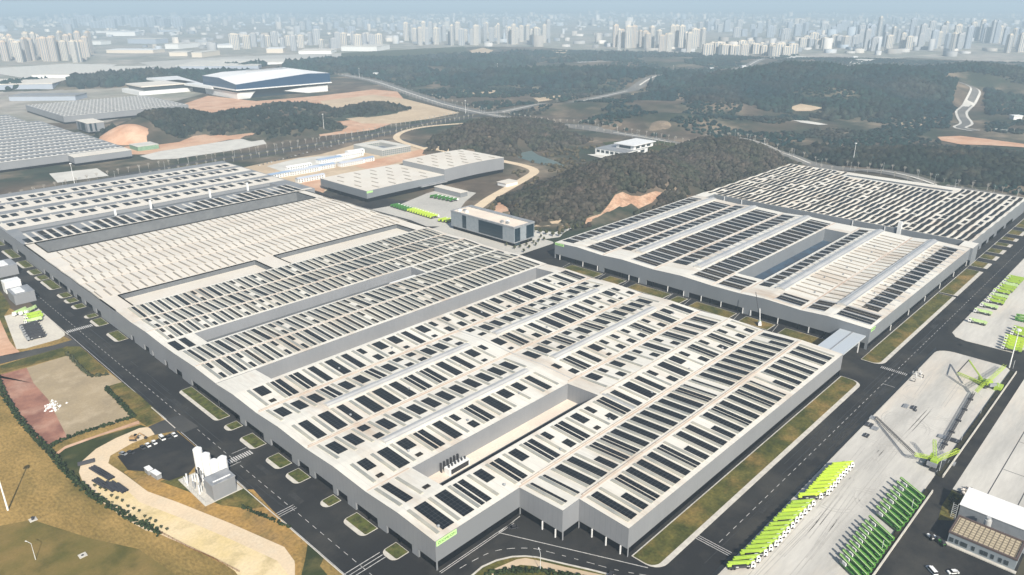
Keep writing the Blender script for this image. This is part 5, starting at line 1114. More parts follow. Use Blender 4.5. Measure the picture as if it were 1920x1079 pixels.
# ---- crawler cranes
def lattice(mb, a, b, w, n, t=.10):
    a = Vector(a); b = Vector(b); d = (b - a).normalized(); up = Vector((0, 0, 1)) if abs(d.z) < .9 else Vector((1, 0, 0))
    r = d.cross(up).normalized() * w / 2; u = r.cross(d).normalized() * w / 2
    cs = [-r - u, r - u, r + u, -r + u]
    for c in cs: mb.bar(a + c, b + c, t * 1.4)
    for i in range(n):
        p, q = a.lerp(b, i / n), a.lerp(b, (i + 1) / n)
        for k in range(4): mb.bar(p + cs[k], q + cs[(k + 1) % 4], t); mb.bar(q + cs[k], q + cs[(k + 1) % 4], t)
def crane(loc, rz, label, arms, tracks=True):
    t = thing('crawler_crane', label, 'crane', (*loc, .12), rz)
    for s in (-3.4, 3.4): mb = MB(); mb.box(-4.8, s - .7, 0, 4.8, s + .7, 1.5); mb.wheel((-4.8, s, .75), .75, 1.4, 10); mb.wheel((4.8, s, .75), .75, 1.4, 10); mb.build('track', M['dark'], t)
    mb = MB(); mb.box(-2, -2.8, .5, 2, 2.8, 1.8); mb.cyl((0, 0), 1.6, 1.8, 2.3, 14); mb.build('undercarriage', M['dark'], t)
    mb = MB(); mb.box(-6, -1.7, 2.3, 2.4, 1.7, 3.1); mb.box(-4.5, -1.5, 3.1, -1, 1.5, 4.6); mb.build('house', M['lime'], t)
    mb = MB(); mb.box(-7.2, -2.4, 2.3, -6, 2.4, 4.4); mb.build('counterweight', M['grey'], t)
    mb = MB(); mb.box(1, 1.7, 2.3, 3, 3.1, 4.8); mb.build('operator_cab', M['lime'], t)
    for a, b, w, n, m, nm in arms: mb = MB(); lattice(mb, a, b, w, n); mb.build(nm, M[m], t)
    return t
c1 = U(1752, 872)
def loc_of(c, px, py, z=0): q = U(px, py, z); return (q[0] - c[0], q[1] - c[1], z)
def pen(mb_list, c, *a): pass
crane(c1, 0, 'lime crawler crane with low folded boom beside the dark ballast plates',
      [((1.5, 0, 3), loc_of(c1, 1716, 853, 5), 1.5, 7, 'limey', 'boom_foot'), ((-2, 0, 3.5), loc_of(c1, 1797, 845, 6), 1.6, 7, 'limey', 'luffing_jib'), ((-1, 0, 3), loc_of(c1, 1752, 826, 9), 1.4, 7, 'lime', 'mast'),
       (loc_of(c1, 1715, 853, 4.5), loc_of(c1, 1642, 783, 1.2), 1.1, 22, 'dark', 'shadow_lattice')])  # last arm: dark lattice on the ground, standing in for the boom's cast shadow
c2 = U(1846, 722)
crane(c2, rad(50), 'lime crawler crane with spread yellow arms at the far rounded end of the near yard', [])
t2 = thing('crane_boom', 'long dark lattice boom lying along the right side of the near yard', 'crane boom', (*c2, .2), 0, worldgeo=True)
mb = MB(); p, q = U(1826, 737, 1.5), U(1766, 842, 1.5); lattice(mb, (*p, 1.6), (*q, 1.6), 1.3, 34, .12); mb.build('lattice', M['dark'], t2)
for k in range(5): mb = MB(); s = .1 + k * .2; x, y = p[0] + (q[0] - p[0]) * s, p[1] + (q[1] - p[1]) * s; mb.box(x - .5, y - 1.4, .12, x + .5, y + 1.4, 1); mb.build('trestle', M['dark'], t2)
t3 = thing('crane_jib', 'yellow-green lattice arms of the far crane spread over the yard', 'crane jib', (*c2, .2), 0, worldgeo=True)
for nm, (a, za), (b, zb), w in (('wide_arm', ((1795, 700), 5), ((1838, 718), 8), 1.5), ('thin_arm', ((1817, 676), 9), ((1842, 712), 9), .6), ('long_arm', ((1884, 686), 3), ((1848, 720), 9), 1.6), ('lower_arm', ((1830, 735), 3), ((1846, 718), 9), 1.4)):
    mb = MB(); lattice(mb, (*U(*a, za), za), (*U(*b, zb), zb), w, 10); mb.build(nm, M['limey'], t3)
mb = MB(); x, y = U(1872, 728, 1); mb.box(x - 3, y - 2, .12, x + 3, y + 2, 3); mb.build('base', M['lime'], t3)
mb = MB(); mb.bar((*U(1817, 675, 9), 9), (*U(1795, 699, 5), 5), .5); mb.build('strut', M['dark'], t3)
# counterweight plates and mats
for k, (x, y, w, h) in enumerate(((1698, 763, 5, 2.6), (1713, 766, 4.5, 2.6), (1636, 785, 4, 3), (1629, 798, 4.5, 4), (1640, 805, 4, 3.5), (1624, 818, 4, 2.6), (1770, 822, 4, 6), (1793, 829, 4, 6), (1733, 869, 2.5, 4), (1757, 885, 4, 6), (1778, 868, 4, 6.5), (1716, 771, 2, 1.4))):
    cx, cy = U(x, y); t = thing('steel_plate', f'dark ballast plate, {ordw(k)} counted from the road towards the near crane', 'ballast plate', (cx, cy, .12), rad(2), group='dark ballast plates on the near yard')
    mb = MB(); mb.box(-w / 2, -h / 2, 0, w / 2, h / 2, .7); mb.build('slab', M['dark'] if k % 2 else M['grey'], t); mb = MB(); mb.box(-w / 2 + .3, -.12, .7, w / 2 - .3, .12, .85); mb.build('lifting_rib', M['grey'], t)
rg = random.Random(12)
for k in range(7):
    cx, cy = U(1706 + rg.uniform(0, 30), 700 + k * 3.2 - rg.uniform(0, 8)); t = thing('storage_rack', f'steel storage rack on the yard edge, {ordw(k)} from the zebra crossing', 'storage rack', (cx, cy, .12), rad(20 + k * 13), group='steel racks stored at the roadside')
    mb = MB(); mb.bar((-1.6, 0, .3), (1.6, 0, .3), .3); mb.bar((-1.5, 0, .2), (-1.5, 0, 2.2), .3); mb.bar((1.5, 0, .2), (1.5, 0, 2), .25); mb.bar((-1.5, 0, 2.1), (0, 0, 2.1), .25); mb.build('frame', M['white2' if k % 2 else 'dark'], t)
# aerial work machine between the halls
x, y = U(1424, 610); t = thing('mobile_crane', 'small green and white mobile crane with raised arm between the two big halls', 'crane', (x, y, 0), rad(30))
mb = MB(); mb.box(-3, -1.2, .6, 3, 1.2, 1.8); mb.box(-2, -1, 1.8, .5, 1, 3); mb.build('body', M['white'], t); mb = MB(); mb.box(.8, -1, 1.8, 2.6, 1, 3); mb.build('cab', M['dgreen'], t)
mb = MB(); mb.bar((-1, 0, 3), (1.5, 1, 13), .5); mb.build('arm', M['white2'], t); mb = MB(); mb.bar((-.5, 0, 3), (7, 5, 24), .35); mb.build('jib', M['dark'], t)
for xx in (-2, 0, 2):
    for yy in (-1.1, 1.1): mb = MB(); mb.wheel((xx, yy, .5), .5, .35); mb.build('wheel', M['tyre'], t)
# dirt-road things on the left: pipes, excavator
for k, (x, y, L, a) in enumerate(((183, 884, 11, -35), (191, 888, 11, -35), (199, 893, 11, -35), (190, 908, 12, -35), (206, 914, 11, -38), (217, 914, 11, -38), (226, 917, 10, -38), (162, 869, 8, 30))):
    cx, cy = U(x, y); t = thing('pipe_stack', f'bundle of dark pipes, {ordw(k)} from the hairpin of the dirt road', 'pipe bundle', (cx, cy, .1), rad(a + 135), group='bundles of dark pipes on the dirt road')
    for j in range(3):
        mb = MB(); n = 10; r = .55; yy = -1.2 + j * 1.2
        vs = [(q * L / 2, yy + r * math.cos(i * 2 * math.pi / n), r + r * math.sin(i * 2 * math.pi / n)) for q in (-1, 1) for i in range(n)]
        mb.add(vs, [(i, (i + 1) % n, n + (i + 1) % n, n + i) for i in range(n)]); mb.build('pipe', M['dark'], t)
cx, cy = U(252, 825); t = thing('excavator', 'brown tracked excavator working at the mouth of the dirt road', 'excavator', (cx, cy, .1), rad(-50))
for s in (-1.3, 1.3): mb = MB(); mb.box(-2, s - .35, 0, 2, s + .35, .9); mb.build('track', M['dark'], t)
exm = mat('excavator_paint', (.35, .22, .10), .5); mb = MB(); mb.box(-2.2, -1.3, 1, 1.2, 1.3, 2.2); mb.build('body', exm, t); mb = MB(); mb.box(0, .2, 2.2, 1.4, 1.3, 3.1); mb.build('cab', M['glass'], t)
mb = MB(); mb.bar((1, 0, 2), (4, 0, 4.6), .5); mb.bar((4, 0, 4.6), (6.6, 0, 2.4), .4); mb.build('arm', exm, t); mb = MB(); mb.box(6.2, -.6, 1.2, 7.2, .6, 2.3); mb.build('bucket', M['dark'], t)
# ------------------------------------------------------------------ vegetation
def ico(sub):
    bm = bmesh.new(); bmesh.ops.create_icosphere(bm, subdivisions=sub, radius=1); V = np.array([v.co[:] for v in bm.verts]); F = np.array([[v.index for v in f.verts] for f in bm.faces]); bm.free(); return V, F
ICO1, ICO2 = ico(1), ico(2)
def blobs(name, P, S, base, m, kind='stuff', seed=0, zs=1.0, jit=.28):
    rs = np.random.RandomState(seed); V0, F0 = base; n = len(P); k = len(V0)
    V = np.repeat(V0[None], n, 0) * (1 + jit * rs.randn(n, k, 1))
    a = rs.rand(n) * 6.28; c, s = np.cos(a)[:, None], np.sin(a)[:, None]
    X = V[..., 0] * c - V[..., 1] * s; Y = V[..., 0] * s + V[..., 1] * c
    V = np.stack([X, Y, V[..., 2] * zs], -1) * S[:, None, None] + P[:, None, :]
    F = (F0[None] + (np.arange(n) * k)[:, None, None]).reshape(-1, 3)
    return mesh_np(name, V.reshape(-1, 3), F, m, kind)
def inside(poly, x, y):
    r = np.zeros(len(x), bool); n = len(poly)
    for i in range(n):
        (x1, y1), (x2, y2) = poly[i], poly[(i + 1) % n]
        if y1 == y2: continue
        r ^= ((y1 > y) != (y2 > y)) & (x < (x2 - x1) * (y - y1) / (y2 - y1) + x1)
    return r
def vnoise(x, y, s, seed):
    rs = np.random.RandomState(seed); T = rs.rand(64, 64); u = x / s; v = y / s; i = np.floor(u).astype(int); j = np.floor(v).astype(int); f = u - i; g = v - j
    f = f * f * (3 - 2 * f); g = g * g * (3 - 2 * g); t = lambda a, b: T[a % 64, b % 64]
    return (t(i, j) * (1 - f) + t(i + 1, j) * f) * (1 - g) + (t(i, j + 1) * (1 - f) + t(i + 1, j + 1) * f) * g
KEEP = []        # (polyline, half width) kept clear
for pl, w in ((HW1, 30), (HW2, 24), (HW3, 30), (HW4, 26), (smooth([U(940, 302), U(985, 312), U(1002, 322), U(985, 335), U(955, 352), U(920, 372), U(890, 393), U(868, 402)], 2), 11)): KEEP.append((np.array(pl), w))
def clear_of_roads(x, y, extra=0):
    ok = np.ones(len(x), bool)
    for pl, w in KEEP:
        for a, b in zip(pl[:-1], pl[1:]):
            d = b - a; L = (d ** 2).sum(); t = np.clip(((x - a[0]) * d[0] + (y - a[1]) * d[1]) / L, 0, 1)
            ok &= (x - a[0] - t * d[0]) ** 2 + (y - a[1] - t * d[1]) ** 2 > (w + extra) ** 2
    return ok
CLEAR = [upoly(*p) for p in (((1090, 427), (1098, 413), (1124, 407), (1140, 397), (1150, 388), (1166, 384), (1184, 385), (1202, 383), (1230, 374), (1246, 373), (1226, 392), (1182, 405), (1140, 420)), ((925, 398), (932, 378), (952, 393), (966, 414), (940, 412)),
         ((205, 240), (225, 262), (240, 290), (300, 290), (430, 262), (470, 268), (490, 255), (455, 252), (330, 266), (290, 255), (240, 240)), ((1752, 258), (1800, 254), (1925, 269), (1925, 286), (1765, 274)),
         ((880, 97), (905, 89), (928, 95), (915, 104)), ((1085, 285), (1085, 300), (1150, 308), (1215, 300), (1215, 275), (1150, 272)), ((1785, 178), (1845, 180), (1850, 250), (1780, 245)), ((1690, 132), (1717, 132), (1748, 166), (1725, 160)),
         ((965, 280), (975, 273), (1012, 290), (1065, 312), (1000, 307)), ((1260, 262), (1330, 285), (1300, 290), (1262, 272)), ((1480, 205), (1545, 208), (1548, 218), (1485, 218)), ((1480, 230), (1550, 234), (1545, 242), (1488, 240)))]
def scatter(name, regs, spacing, size, m, base=ICO1, seed=0, polys=None, zs=1.1, thin=0, jit=.28, road=0):
    """regs: ellipses (cx,cy,rx,ry,deg) or world polygons in polys"""
    rs = np.random.RandomState(seed); PX, PY = [], []
    for cx, cy, rx, ry, deg in regs:
        n = int(math.pi * rx * ry / spacing ** 2 * 1.15); r = np.sqrt(rs.rand(n)); a = rs.rand(n) * 6.2832; w = 1 + .12 * np.sin(a * 5 + cx) + .08 * np.sin(a * 11 + cy)
        u, v = r * rx * w * np.cos(a), r * ry * w * np.sin(a); c, s = math.cos(rad(deg)), math.sin(rad(deg))
        PX.append(cx + u * c - v * s); PY.append(cy + u * s + v * c)
    for p in polys or []:
        xs, ys = [q[0] for q in p], [q[1] for q in p]; n = int((max(xs) - min(xs)) * (max(ys) - min(ys)) / spacing ** 2); x = rs.uniform(min(xs), max(xs), n); y = rs.uniform(min(ys), max(ys), n); k = inside(p, x, y); PX.append(x[k]); PY.append(y[k])
    x = np.concatenate(PX); y = np.concatenate(PY); ok = clear_of_roads(x, y, road)
    for c in CLEAR: ok &= ~inside(c, x, y)
    ok &= ~((x > 505) & (x < 1040) & (y < 449) & (y > 100)); ok &= ~((x < 560) & (y < 1060)); ok &= ~((x < 755) & (y > 735) & (y < 850)); ok &= ~((x < 780) & (x > 480) & (y > 850) & (y < 1100))
    if thin: ok &= vnoise(x, y, thin[0], 7) > thin[1]
    x, y = x[ok], y[ok]; s = size * (.7 + .6 * rs.rand(len(x))); z = hgt(x, y) + s * .45
    return blobs(name, np.stack([x, y, z], -1), s, base, m, seed=seed, zs=zs, jit=jit)
o = scatter('woodland', [(790, 565, 190, 88, 8), (900, 600, 125, 72, 0), (665, 560, 85, 82, 0), (1060, 560, 120, 90, -10), (1110, 500, 70, 50, 0), (950, 505, 110, 48, 0)], 4.3, 2.9, M['forest1'], ICO2, 1, jit=.2)
tag(o, 'dense grey-green winter woodland covering the near hill behind the right-hand halls', 'woodland')
o = scatter('woodland', [(905, 935, 150, 95, 25), (1015, 985, 130, 80, -10), (980, 870, 90, 70, 0)], 5.0, 3.6, M['forest1'], ICO1, 2); tag(o, 'woodland on the hill between the pale hall and the crossroads', 'woodland')
o = scatter('woodland', [(575, 1470, 120, 85, -10), (690, 1400, 105, 70, -18), (850, 1510, 115, 46, -20), (735, 1272, 98, 44, 2), (985, 1395, 105, 46, 0), (520, 1400, 55, 50, 0)], 5.6, 4.2, M['forest2'], ICO1, 3); tag(o, 'dark wooded knolls beside the orange earth mound at upper left', 'woodland')
def regpx(*L): return [(*U(px, py), rx, ry, d) for px, py, rx, ry, d in L]
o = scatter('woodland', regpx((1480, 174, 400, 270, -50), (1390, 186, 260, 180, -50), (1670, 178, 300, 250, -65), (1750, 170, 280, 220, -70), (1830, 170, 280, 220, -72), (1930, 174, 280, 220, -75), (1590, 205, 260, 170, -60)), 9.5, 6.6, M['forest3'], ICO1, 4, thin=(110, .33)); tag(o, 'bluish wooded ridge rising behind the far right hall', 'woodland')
o = scatter('woodland', regpx((1800, 315, 235, 125, -72), (1900, 325, 205, 125, -75), (1705, 320, 95, 60, -72)), 7, 5.2, M['forest2'], ICO1, 5); tag(o, 'dark woodland at the right edge below the orange clearing', 'woodland')
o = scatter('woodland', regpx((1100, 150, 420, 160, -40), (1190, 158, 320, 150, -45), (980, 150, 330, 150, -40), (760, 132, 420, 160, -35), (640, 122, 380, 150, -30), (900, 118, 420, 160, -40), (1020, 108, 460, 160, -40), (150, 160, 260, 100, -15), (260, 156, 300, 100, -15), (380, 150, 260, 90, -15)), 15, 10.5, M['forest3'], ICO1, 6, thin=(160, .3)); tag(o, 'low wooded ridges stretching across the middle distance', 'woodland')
wild = [upoly((905, 222), (1060, 240), (1230, 262), (1330, 300), (1420, 300), (1640, 333), (1925, 378), (1925, 118), (1500, 112), (1290, 150), (1100, 190), (905, 216)), upoly((905, 210), (640, 138), (600, 122), (760, 104), (1100, 96), (1500, 104), (1290, 146), (1100, 186))]
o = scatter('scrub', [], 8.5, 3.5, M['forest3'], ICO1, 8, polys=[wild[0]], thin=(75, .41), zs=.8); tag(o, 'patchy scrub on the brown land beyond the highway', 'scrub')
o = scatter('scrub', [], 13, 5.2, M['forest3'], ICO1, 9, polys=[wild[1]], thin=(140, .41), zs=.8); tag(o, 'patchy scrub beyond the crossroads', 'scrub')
o = scatter('scrub', [], 7.5, 2.6, M['crownb'], ICO1, 10, polys=[upoly((935, 300), (1010, 280), (1330, 268), (1400, 300), (1300, 330), (1180, 330), (1000, 360)), upoly((1005, 430), (1100, 418), (1050, 436)), upoly((880, 402), (940, 380), (990, 400), (1000, 430), (900, 400))], thin=(30, .4), zs=.8); tag(o, 'low brown scrub round the pond and below the near hill', 'scrub')

def tree_proto(name, h, r, m, bm_, n=26, seed=0):
    rs = np.random.RandomState(seed); t = thing(name, None, 'tree')
    mb = MB(); mb.cyl((0, 0), .18, 0, h * .5, 6, r2=.09)
    for k in range(4): a = k * 1.6; mb.bar((0, 0, h * .4), (math.cos(a) * r * .6, math.sin(a) * r * .6, h * .68), .1)
    mb.build('trunk', M[bm_], t)
    d = rs.randn(n, 3); d /= np.linalg.norm(d, axis=1)[:, None]; P = d * (rs.rand(n, 1) ** .4) * np.array([r * .72, r * .72, h * .27]) + np.array([0, 0, h * .66])
    o = blobs('crown', P, r * (.26 + .2 * rs.rand(n)), ICO1, M[m], None, seed, 1, .3); o.parent = t
    return t
def bare_proto(name, h, seed=0):
    rg = random.Random(seed); t = thing(name, None, 'tree'); mb = MB(); mb.cyl((0, 0), .22, 0, h * .55, 6, r2=.12); mb.build('trunk', M['barkw'], t)
    mb = MB()
    for k in range(11):
        a = k * 2.4; z = h * (.35 + .03 * k); L = h * (.34 - .012 * k); e = (math.cos(a) * L * .55, math.sin(a) * L * .55, z + L * .9); mb.bar((0, 0, z), e, .13)
        for q in (-.6, .6): mb.bar((e[0] * .6, e[1] * .6, z + L * .55), (e[0] * .6 + math.cos(a + q) * L * .4, e[1] * .6 + math.sin(a + q) * L * .4, z + L * 1.15), .09)
    mb.build('branches', M['barkw'], t); return t
T_R = tree_proto('street_tree', 6.2, 2.3, 'crown', 'bark', 30, 1); T_S = tree_proto('street_tree', 4.2, 1.6, 'crown', 'bark', 20, 2); BARE = bare_proto('bare_tree', 9.5)
for p in (T_R, T_S, BARE): learn(p)
rg = random.Random(21)
for k in range(46):                                             # row behind the right-hand hall
    x = 566 + k * 9.6; place(T_R, (x, 449 + rg.uniform(-.8, .8), 0), rg.random() * 6, f'round dark tree, {ordw(k)} from the office in the row behind the halls', 'round trees behind the right-hand halls', 'tree')
for k, (x, y) in enumerate(((1003, 436), (1013, 439), (1024, 441), (1036, 444), (1048, 444), (1055, 440), (1062, 434), (1074, 433), (1082, 430), (1092, 427))):
    cx, cy = U(x, y); place(T_R, (cx, cy, 0), k, f'round tree, {ordw(k)} from the office along the pale curved pavement', 'round trees on the pale curved pavement', 'tree')
for k, (x, y) in enumerate(((982, 474), (992, 467), (1000, 458), (1010, 455), (1020, 452), (1005, 462), (987, 462), (975, 466), (1014, 447), (990, 455), (965, 468), (950, 462))):
    cx, cy = U(x, y); place(T_S, (cx, cy, .12), k, f'small dark tree, {ordw(k)} counted on the paved corner beside the glass office', 'small trees on the office corner', 'tree')
def along(pl, step, off, start=0.0):
    out = []; acc = -start
    for a, b in zip(pl, pl[1:]):
        L = math.dist(a, b); d = ((b[0] - a[0]) / L, (b[1] - a[1]) / L); t = -acc if acc < 0 else 0
        while t < L: out.append((a[0] + d[0] * t - d[1] * off, a[1] + d[1] * t + d[0] * off)); t += step
        acc = L - t
        acc = -(t - L)
    return out
def vis(x, y): p = PROJ(x, y, 0); return -20 < p[0] < 1940 and 5 < p[1] < 1090
n = 0
for nm, pl, offs, step in (('left highway', HW1, (27, -27), 15), ('right highway', HW2, (20, -20), 17), ('upper left highway', HW3, (26, -26), 28), ('upper right highway', HW4, (22, -22), 36)):
    for side, off in zip(('far', 'near'), offs):
        k = 0
        for x, y in along(pl, step, off):
            if not vis(x, y) or (480 < x < 765 and y < 1085 and nm != 'left highway') or n >= 298 or math.hypot(x - 1130, y - 1185) < 45: continue
            place(BARE, (x, y, float(hgt(x, y))), k * 1.3, f'bare tree, {ordw(k)} from the left, {side} side of the {nm}', f'bare trees on the {side} side of the {nm}', 'tree'); k += 1; n += 1
# lamps
def lamp_proto(name, h, arm=2.4, double=False):
    t = thing(name, None, 'street lamp'); mb = MB(); mb.cyl((0, 0), .16, 0, h, 6, r2=.09); mb.build('pole', M['pole'], t)
    mb = MB()
    for s in ((1, -1) if double else (1,)): mb.bar((0, 0, h - .1), (s * arm, 0, h + .35), .12); mb.box(min(s * arm, s * (arm + .9)), -.2, h + .28, max(s * arm, s * (arm + .9)), .2, h + .42)
    mb.build('lamp_head', M['white2'], t); return t
LAMP = lamp_proto('street_lamp', 11, double=True); LAMP1 = lamp_proto('street_lamp', 9); MAST = thing('light_mast', None, 'light mast')
mb = MB(); mb.cyl((0, 0), .45, 0, 28, 8, r2=.2); mb.build('pole', M['white2'], MAST); mb = MB(); mb.cyl((0, 0), 1.3, 27.4, 28.2, 10)
for k in range(6): a = k * 1.047; mb.box(1.2 * math.cos(a) - .35, 1.2 * math.sin(a) - .35, 27, 1.2 * math.cos(a) + .35, 1.2 * math.sin(a) + .35, 27.6)
mb.build('lamp_ring', M['white2'], MAST)
for p in (LAMP, LAMP1, MAST): learn(p)
for nm, pl, step in (('left highway', HW1, 38), ('right highway', HW2, 46), ('upper left highway', HW3, 60), ('upper right highway', HW4, 70)):
    k = 0
    for x, y in along(pl, step, 0, 5):
        if vis(x, y): place(LAMP, (x, y, float(hgt(x, y))), rad(80 if nm != 'right highway' else 20), f'street lamp, {ordw(k)} from the left on the {nm}', f'street lamps on the {nm}', 'street lamp'); k += 1
for k, (x, y, lab) in enumerate(((1598, 312, 'tall white light mast standing alone behind the far right hall'), (873, 213, 'tall white light mast at the highway crossroads'), (608, 248, 'tall white light mast beside the wooded knoll at upper left'), (674, 145, 'tall white mast at the far end of the upper left highway'), (933, 135, 'white mast among the middle-distance ridges'), (485, 131, 'white mast behind the convention centre roof'), (1261, 145, 'white mast beside the highway running to the upper right'), (140, 345, 'light mast by the highway near the pale paved forecourt at left'))):
    cx, cy = U(x, y); place(MAST, (cx, cy, float(hgt(cx, cy))), 0, lab, None, 'light mast')
cx, cy = U(15, 957); o = place(MAST, (cx, cy, 0), 0, 'tall white light mast in the dry grass field at the left edge', None, 'light mast')
cx, cy = U(67, 1050); place(LAMP1, (cx, cy, 0), 2, 'thin white lamp post in the dry grass field near the bottom left', None, 'street lamp')
cx, cy = U(1013, 1070); place(LAMP1, (cx, cy, .15), 1, 'white lamp post on the kerbed island at the bottom edge', None, 'street lamp')
cx, cy = U(1892, 690); place(MAST, (cx, cy, .1), 0, 'white light mast at the crossroads between the two yards', None, 'light mast')
for k, (x, y) in enumerate(((1752, 343), (1790, 357), (1822, 352), (1850, 357), (1907, 368), (1530, 311), (1478, 305), (1432, 300), (1402, 298))):
    cx, cy = U(x, y); place(LAMP1, (cx, cy, float(hgt(cx, cy))), rad(-60), f'single street lamp, {ordw(k)} along the road behind the far hall', 'single street lamps behind the far right hall', 'street lamp')
# small items in the field
for k, (x, y) in enumerate(((62, 975), (155, 1042))):
    cx, cy = U(x, y); t = thing('manhole_slab', f'pale square {"slab with a dark shaft" if k == 0 else "slab"} lying in the dry grass field, the {"upper" if k == 0 else "lower"} one', 'concrete slab', (cx, cy, 0))
    mb = MB(); mb.box(-1.6, -1.6, 0, 1.6, 1.6, .25); mb.build('slab', M['kerb'], t); mb = MB(); mb.cyl((0, 0), .6, .25, .3 if k else 1.6, 10); mb.build('shaft', M['dark'], t)
rg = random.Random(31); x, y = U(100, 762)
mb = MB()
for k in range(60): a, b = x + rg.gauss(0, 2.2), y + rg.gauss(0, 4); s = rg.uniform(.3, 1); mb.add([(a - s, b, 0), (a, b - s, .1), (a + s, b, .1), (a, b + s, .1), (a, b, s)], [(0, 1, 4), (1, 2, 4), (2, 3, 4), (3, 0, 4)])
o = mb.build('plaster_heap', M['white']); tag(o, 'white heap of plaster rubble on the packed soil pad', 'rubble heap')
# hedges: leaf clumps along a line
def hedge(label, pl, w, h, dens=1.6, m='hedge', seed=0):
    rs = np.random.RandomState(seed); P = []
    for a, b in zip(pl, pl[1:]):
        L = math.dist(a, b); n = int(L * dens * w) + 1; t = rs.rand(n); q = (rs.rand(n) - .5) * w; d = ((b[0] - a[0]) / L, (b[1] - a[1]) / L)
        P.append(np.stack([a[0] + d[0] * L * t - d[1] * q, a[1] + d[1] * L * t + d[0] * q, rs.rand(n) * h * .8], -1))
    P = np.concatenate(P); o = blobs('hedge', P, .45 + .4 * rs.rand(len(P)), ICO1, M[m], None, seed); tag(o, label, 'hedge'); return o
hedge('long dark hedge between the dry grass field and the dirt loop road', smooth(upoly((-10, 700), (0, 725), (20, 762), (50, 803), (87, 842), (133, 895), (173, 929), (233, 966), (300, 1003)), 4), 3.2, 2.2, 1.3, seed=1)
hedge('dark hedge along the lower edge of the packed soil pad', upoly((87, 842), (127, 822), (185, 803), (252, 783)), 2.0, 1.8, 2, seed=2)
hedge('dark hedge along the right edge of the packed soil pad', upoly((198, 728), (215, 745), (235, 765), (252, 783)), 2.4, 1.8, 2, seed=3)
hedge('dark hedge along the upper edge of the packed soil pad', upoly((125, 662), (150, 690), (172, 708), (205, 702)), 2.0, 1.6, 1.6, m='crown', seed=4)
hedge('short dark hedge on the dry slope beside the tank station', upoly((452, 950), (480, 962), (515, 978), (545, 990)), 1.4, 1.0, 1.6, seed=5)
hedge('rough dark hedge at the bottom edge below the kerbed island', upoly((905, 1079), (960, 1070), (1020, 1072), (1090, 1085), (1120, 1100)), 3, 1.2, 1.6, seed=6)
rs = np.random.RandomState(5); q = np.array([U(rs.uniform(1780, 1800), rs.uniform(930, 965)) for _ in range(60)]); o = blobs('shrub_patch', np.column_stack([q, rs.rand(60) * .8]), .4 + .4 * rs.rand(60), ICO1, M['crown'], 'stuff', 7); tag(o, 'rough shrubs left of the bright white roof at the bottom right', 'shrubs')
# young trees beside the dirt loop
for k in range(14):
    f = k / 13; cx, cy = U(168 + f * 135, 918 + f * 85 - (k % 3) * 2); o = place(T_S, (cx + 2.5, cy, 0), k, f'young dark tree, {ordw(k)} from the hairpin of the dirt loop road', 'young trees along the dirt loop road', 'tree'); o.scale = (.5, .5, .5)
# railing along the dirt loop
t = thing('railing', 'thin reddish railing along the lower edge of the dirt loop road', 'railing', (*U(350, 1030), 0), worldgeo=True)
pl = upoly((300, 1000), (350, 1026), (400, 1049), (450, 1075)); mb = MB(); rm = mat('rust_paint', (.25, .09, .05), .7)
for a, b in zip(pl, pl[1:]):
    for z in (.6, 1.2): mb.bar((*a, z), (*b, z), .08)
mb.build('rail', rm, t)
for j, (x, y) in enumerate(along(pl, 3, 0)): mb = MB(); mb.bar((x, y, 0), (x, y, 1.3), .09); mb.build('post', rm, t)

# ------------------------------------------------------------------ city
def tower_mesh(name, W, D, Hh, n, mb_, mw):
    mb = MB(); mb.box(-W / 2, -D / 2, 0, W / 2, D / 2, Hh, 0)
    for k in range(n):
        x = -W / 2 + W * (k + .5) / n; w = W / n * .5
        mb.box(x - w / 2, -D / 2 - .6, 2, x + w / 2, D / 2 + .6, Hh - 3, 1)
    for k in range(2): y = -D / 2 + D * (k + .5) / 2; mb.box(-W / 2 - .6, y - 2.5, 2, W / 2 + .6, y + 2.5, Hh - 3, 1)
    mb.box(-W * .25, -D * .3, Hh, W * .2, D * .3, Hh + 5, 0); mb.box(W * .26, -D * .25, Hh, W * .42, D * .1, Hh + 3, 0)
    me = bpy.data.meshes.new(name); me.from_pydata(mb.v, [], mb.f)
    for m in (mb_, mw): me.materials.append(m)
    me.polygons.foreach_set('material_index', mb.m); me.update(); return me
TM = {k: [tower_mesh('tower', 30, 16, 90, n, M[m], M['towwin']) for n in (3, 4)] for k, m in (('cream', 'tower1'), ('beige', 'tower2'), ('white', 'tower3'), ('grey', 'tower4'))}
rg = random.Random(77)
CL = [  # name, x0, x1, base y0, y1, top-height px range, count, colours, width m
 ('upper left cluster', 6, 172, 100, 118, (36, 46), 30, ('cream', 'beige'), 26),
 ('pale left-of-centre block', 430, 720, 84, 96, (18, 30), 22, ('white', 'cream'), 34),
 ('centre skyline group', 760, 1030, 74, 86, (26, 38), 34, ('cream', 'white'), 30),
 ('row right of centre', 1150, 1320, 88, 104, (30, 42), 22, ('cream', 'beige'), 28),
 ('long cream row right of centre', 1326, 1492, 100, 106, (18, 25), 22, ('cream',), 40),
 ('pale row above the ridge', 1496, 1610, 84, 92, (16, 24), 14, ('cream', 'white'), 40),
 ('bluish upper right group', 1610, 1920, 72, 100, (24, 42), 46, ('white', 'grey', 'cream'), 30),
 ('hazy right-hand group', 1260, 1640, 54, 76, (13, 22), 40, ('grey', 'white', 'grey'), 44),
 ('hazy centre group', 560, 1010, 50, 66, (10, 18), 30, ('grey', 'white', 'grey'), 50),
 ('blue-grey horizon group', 130, 340, 46, 54, (12, 20), 14, ('grey',), 120)]
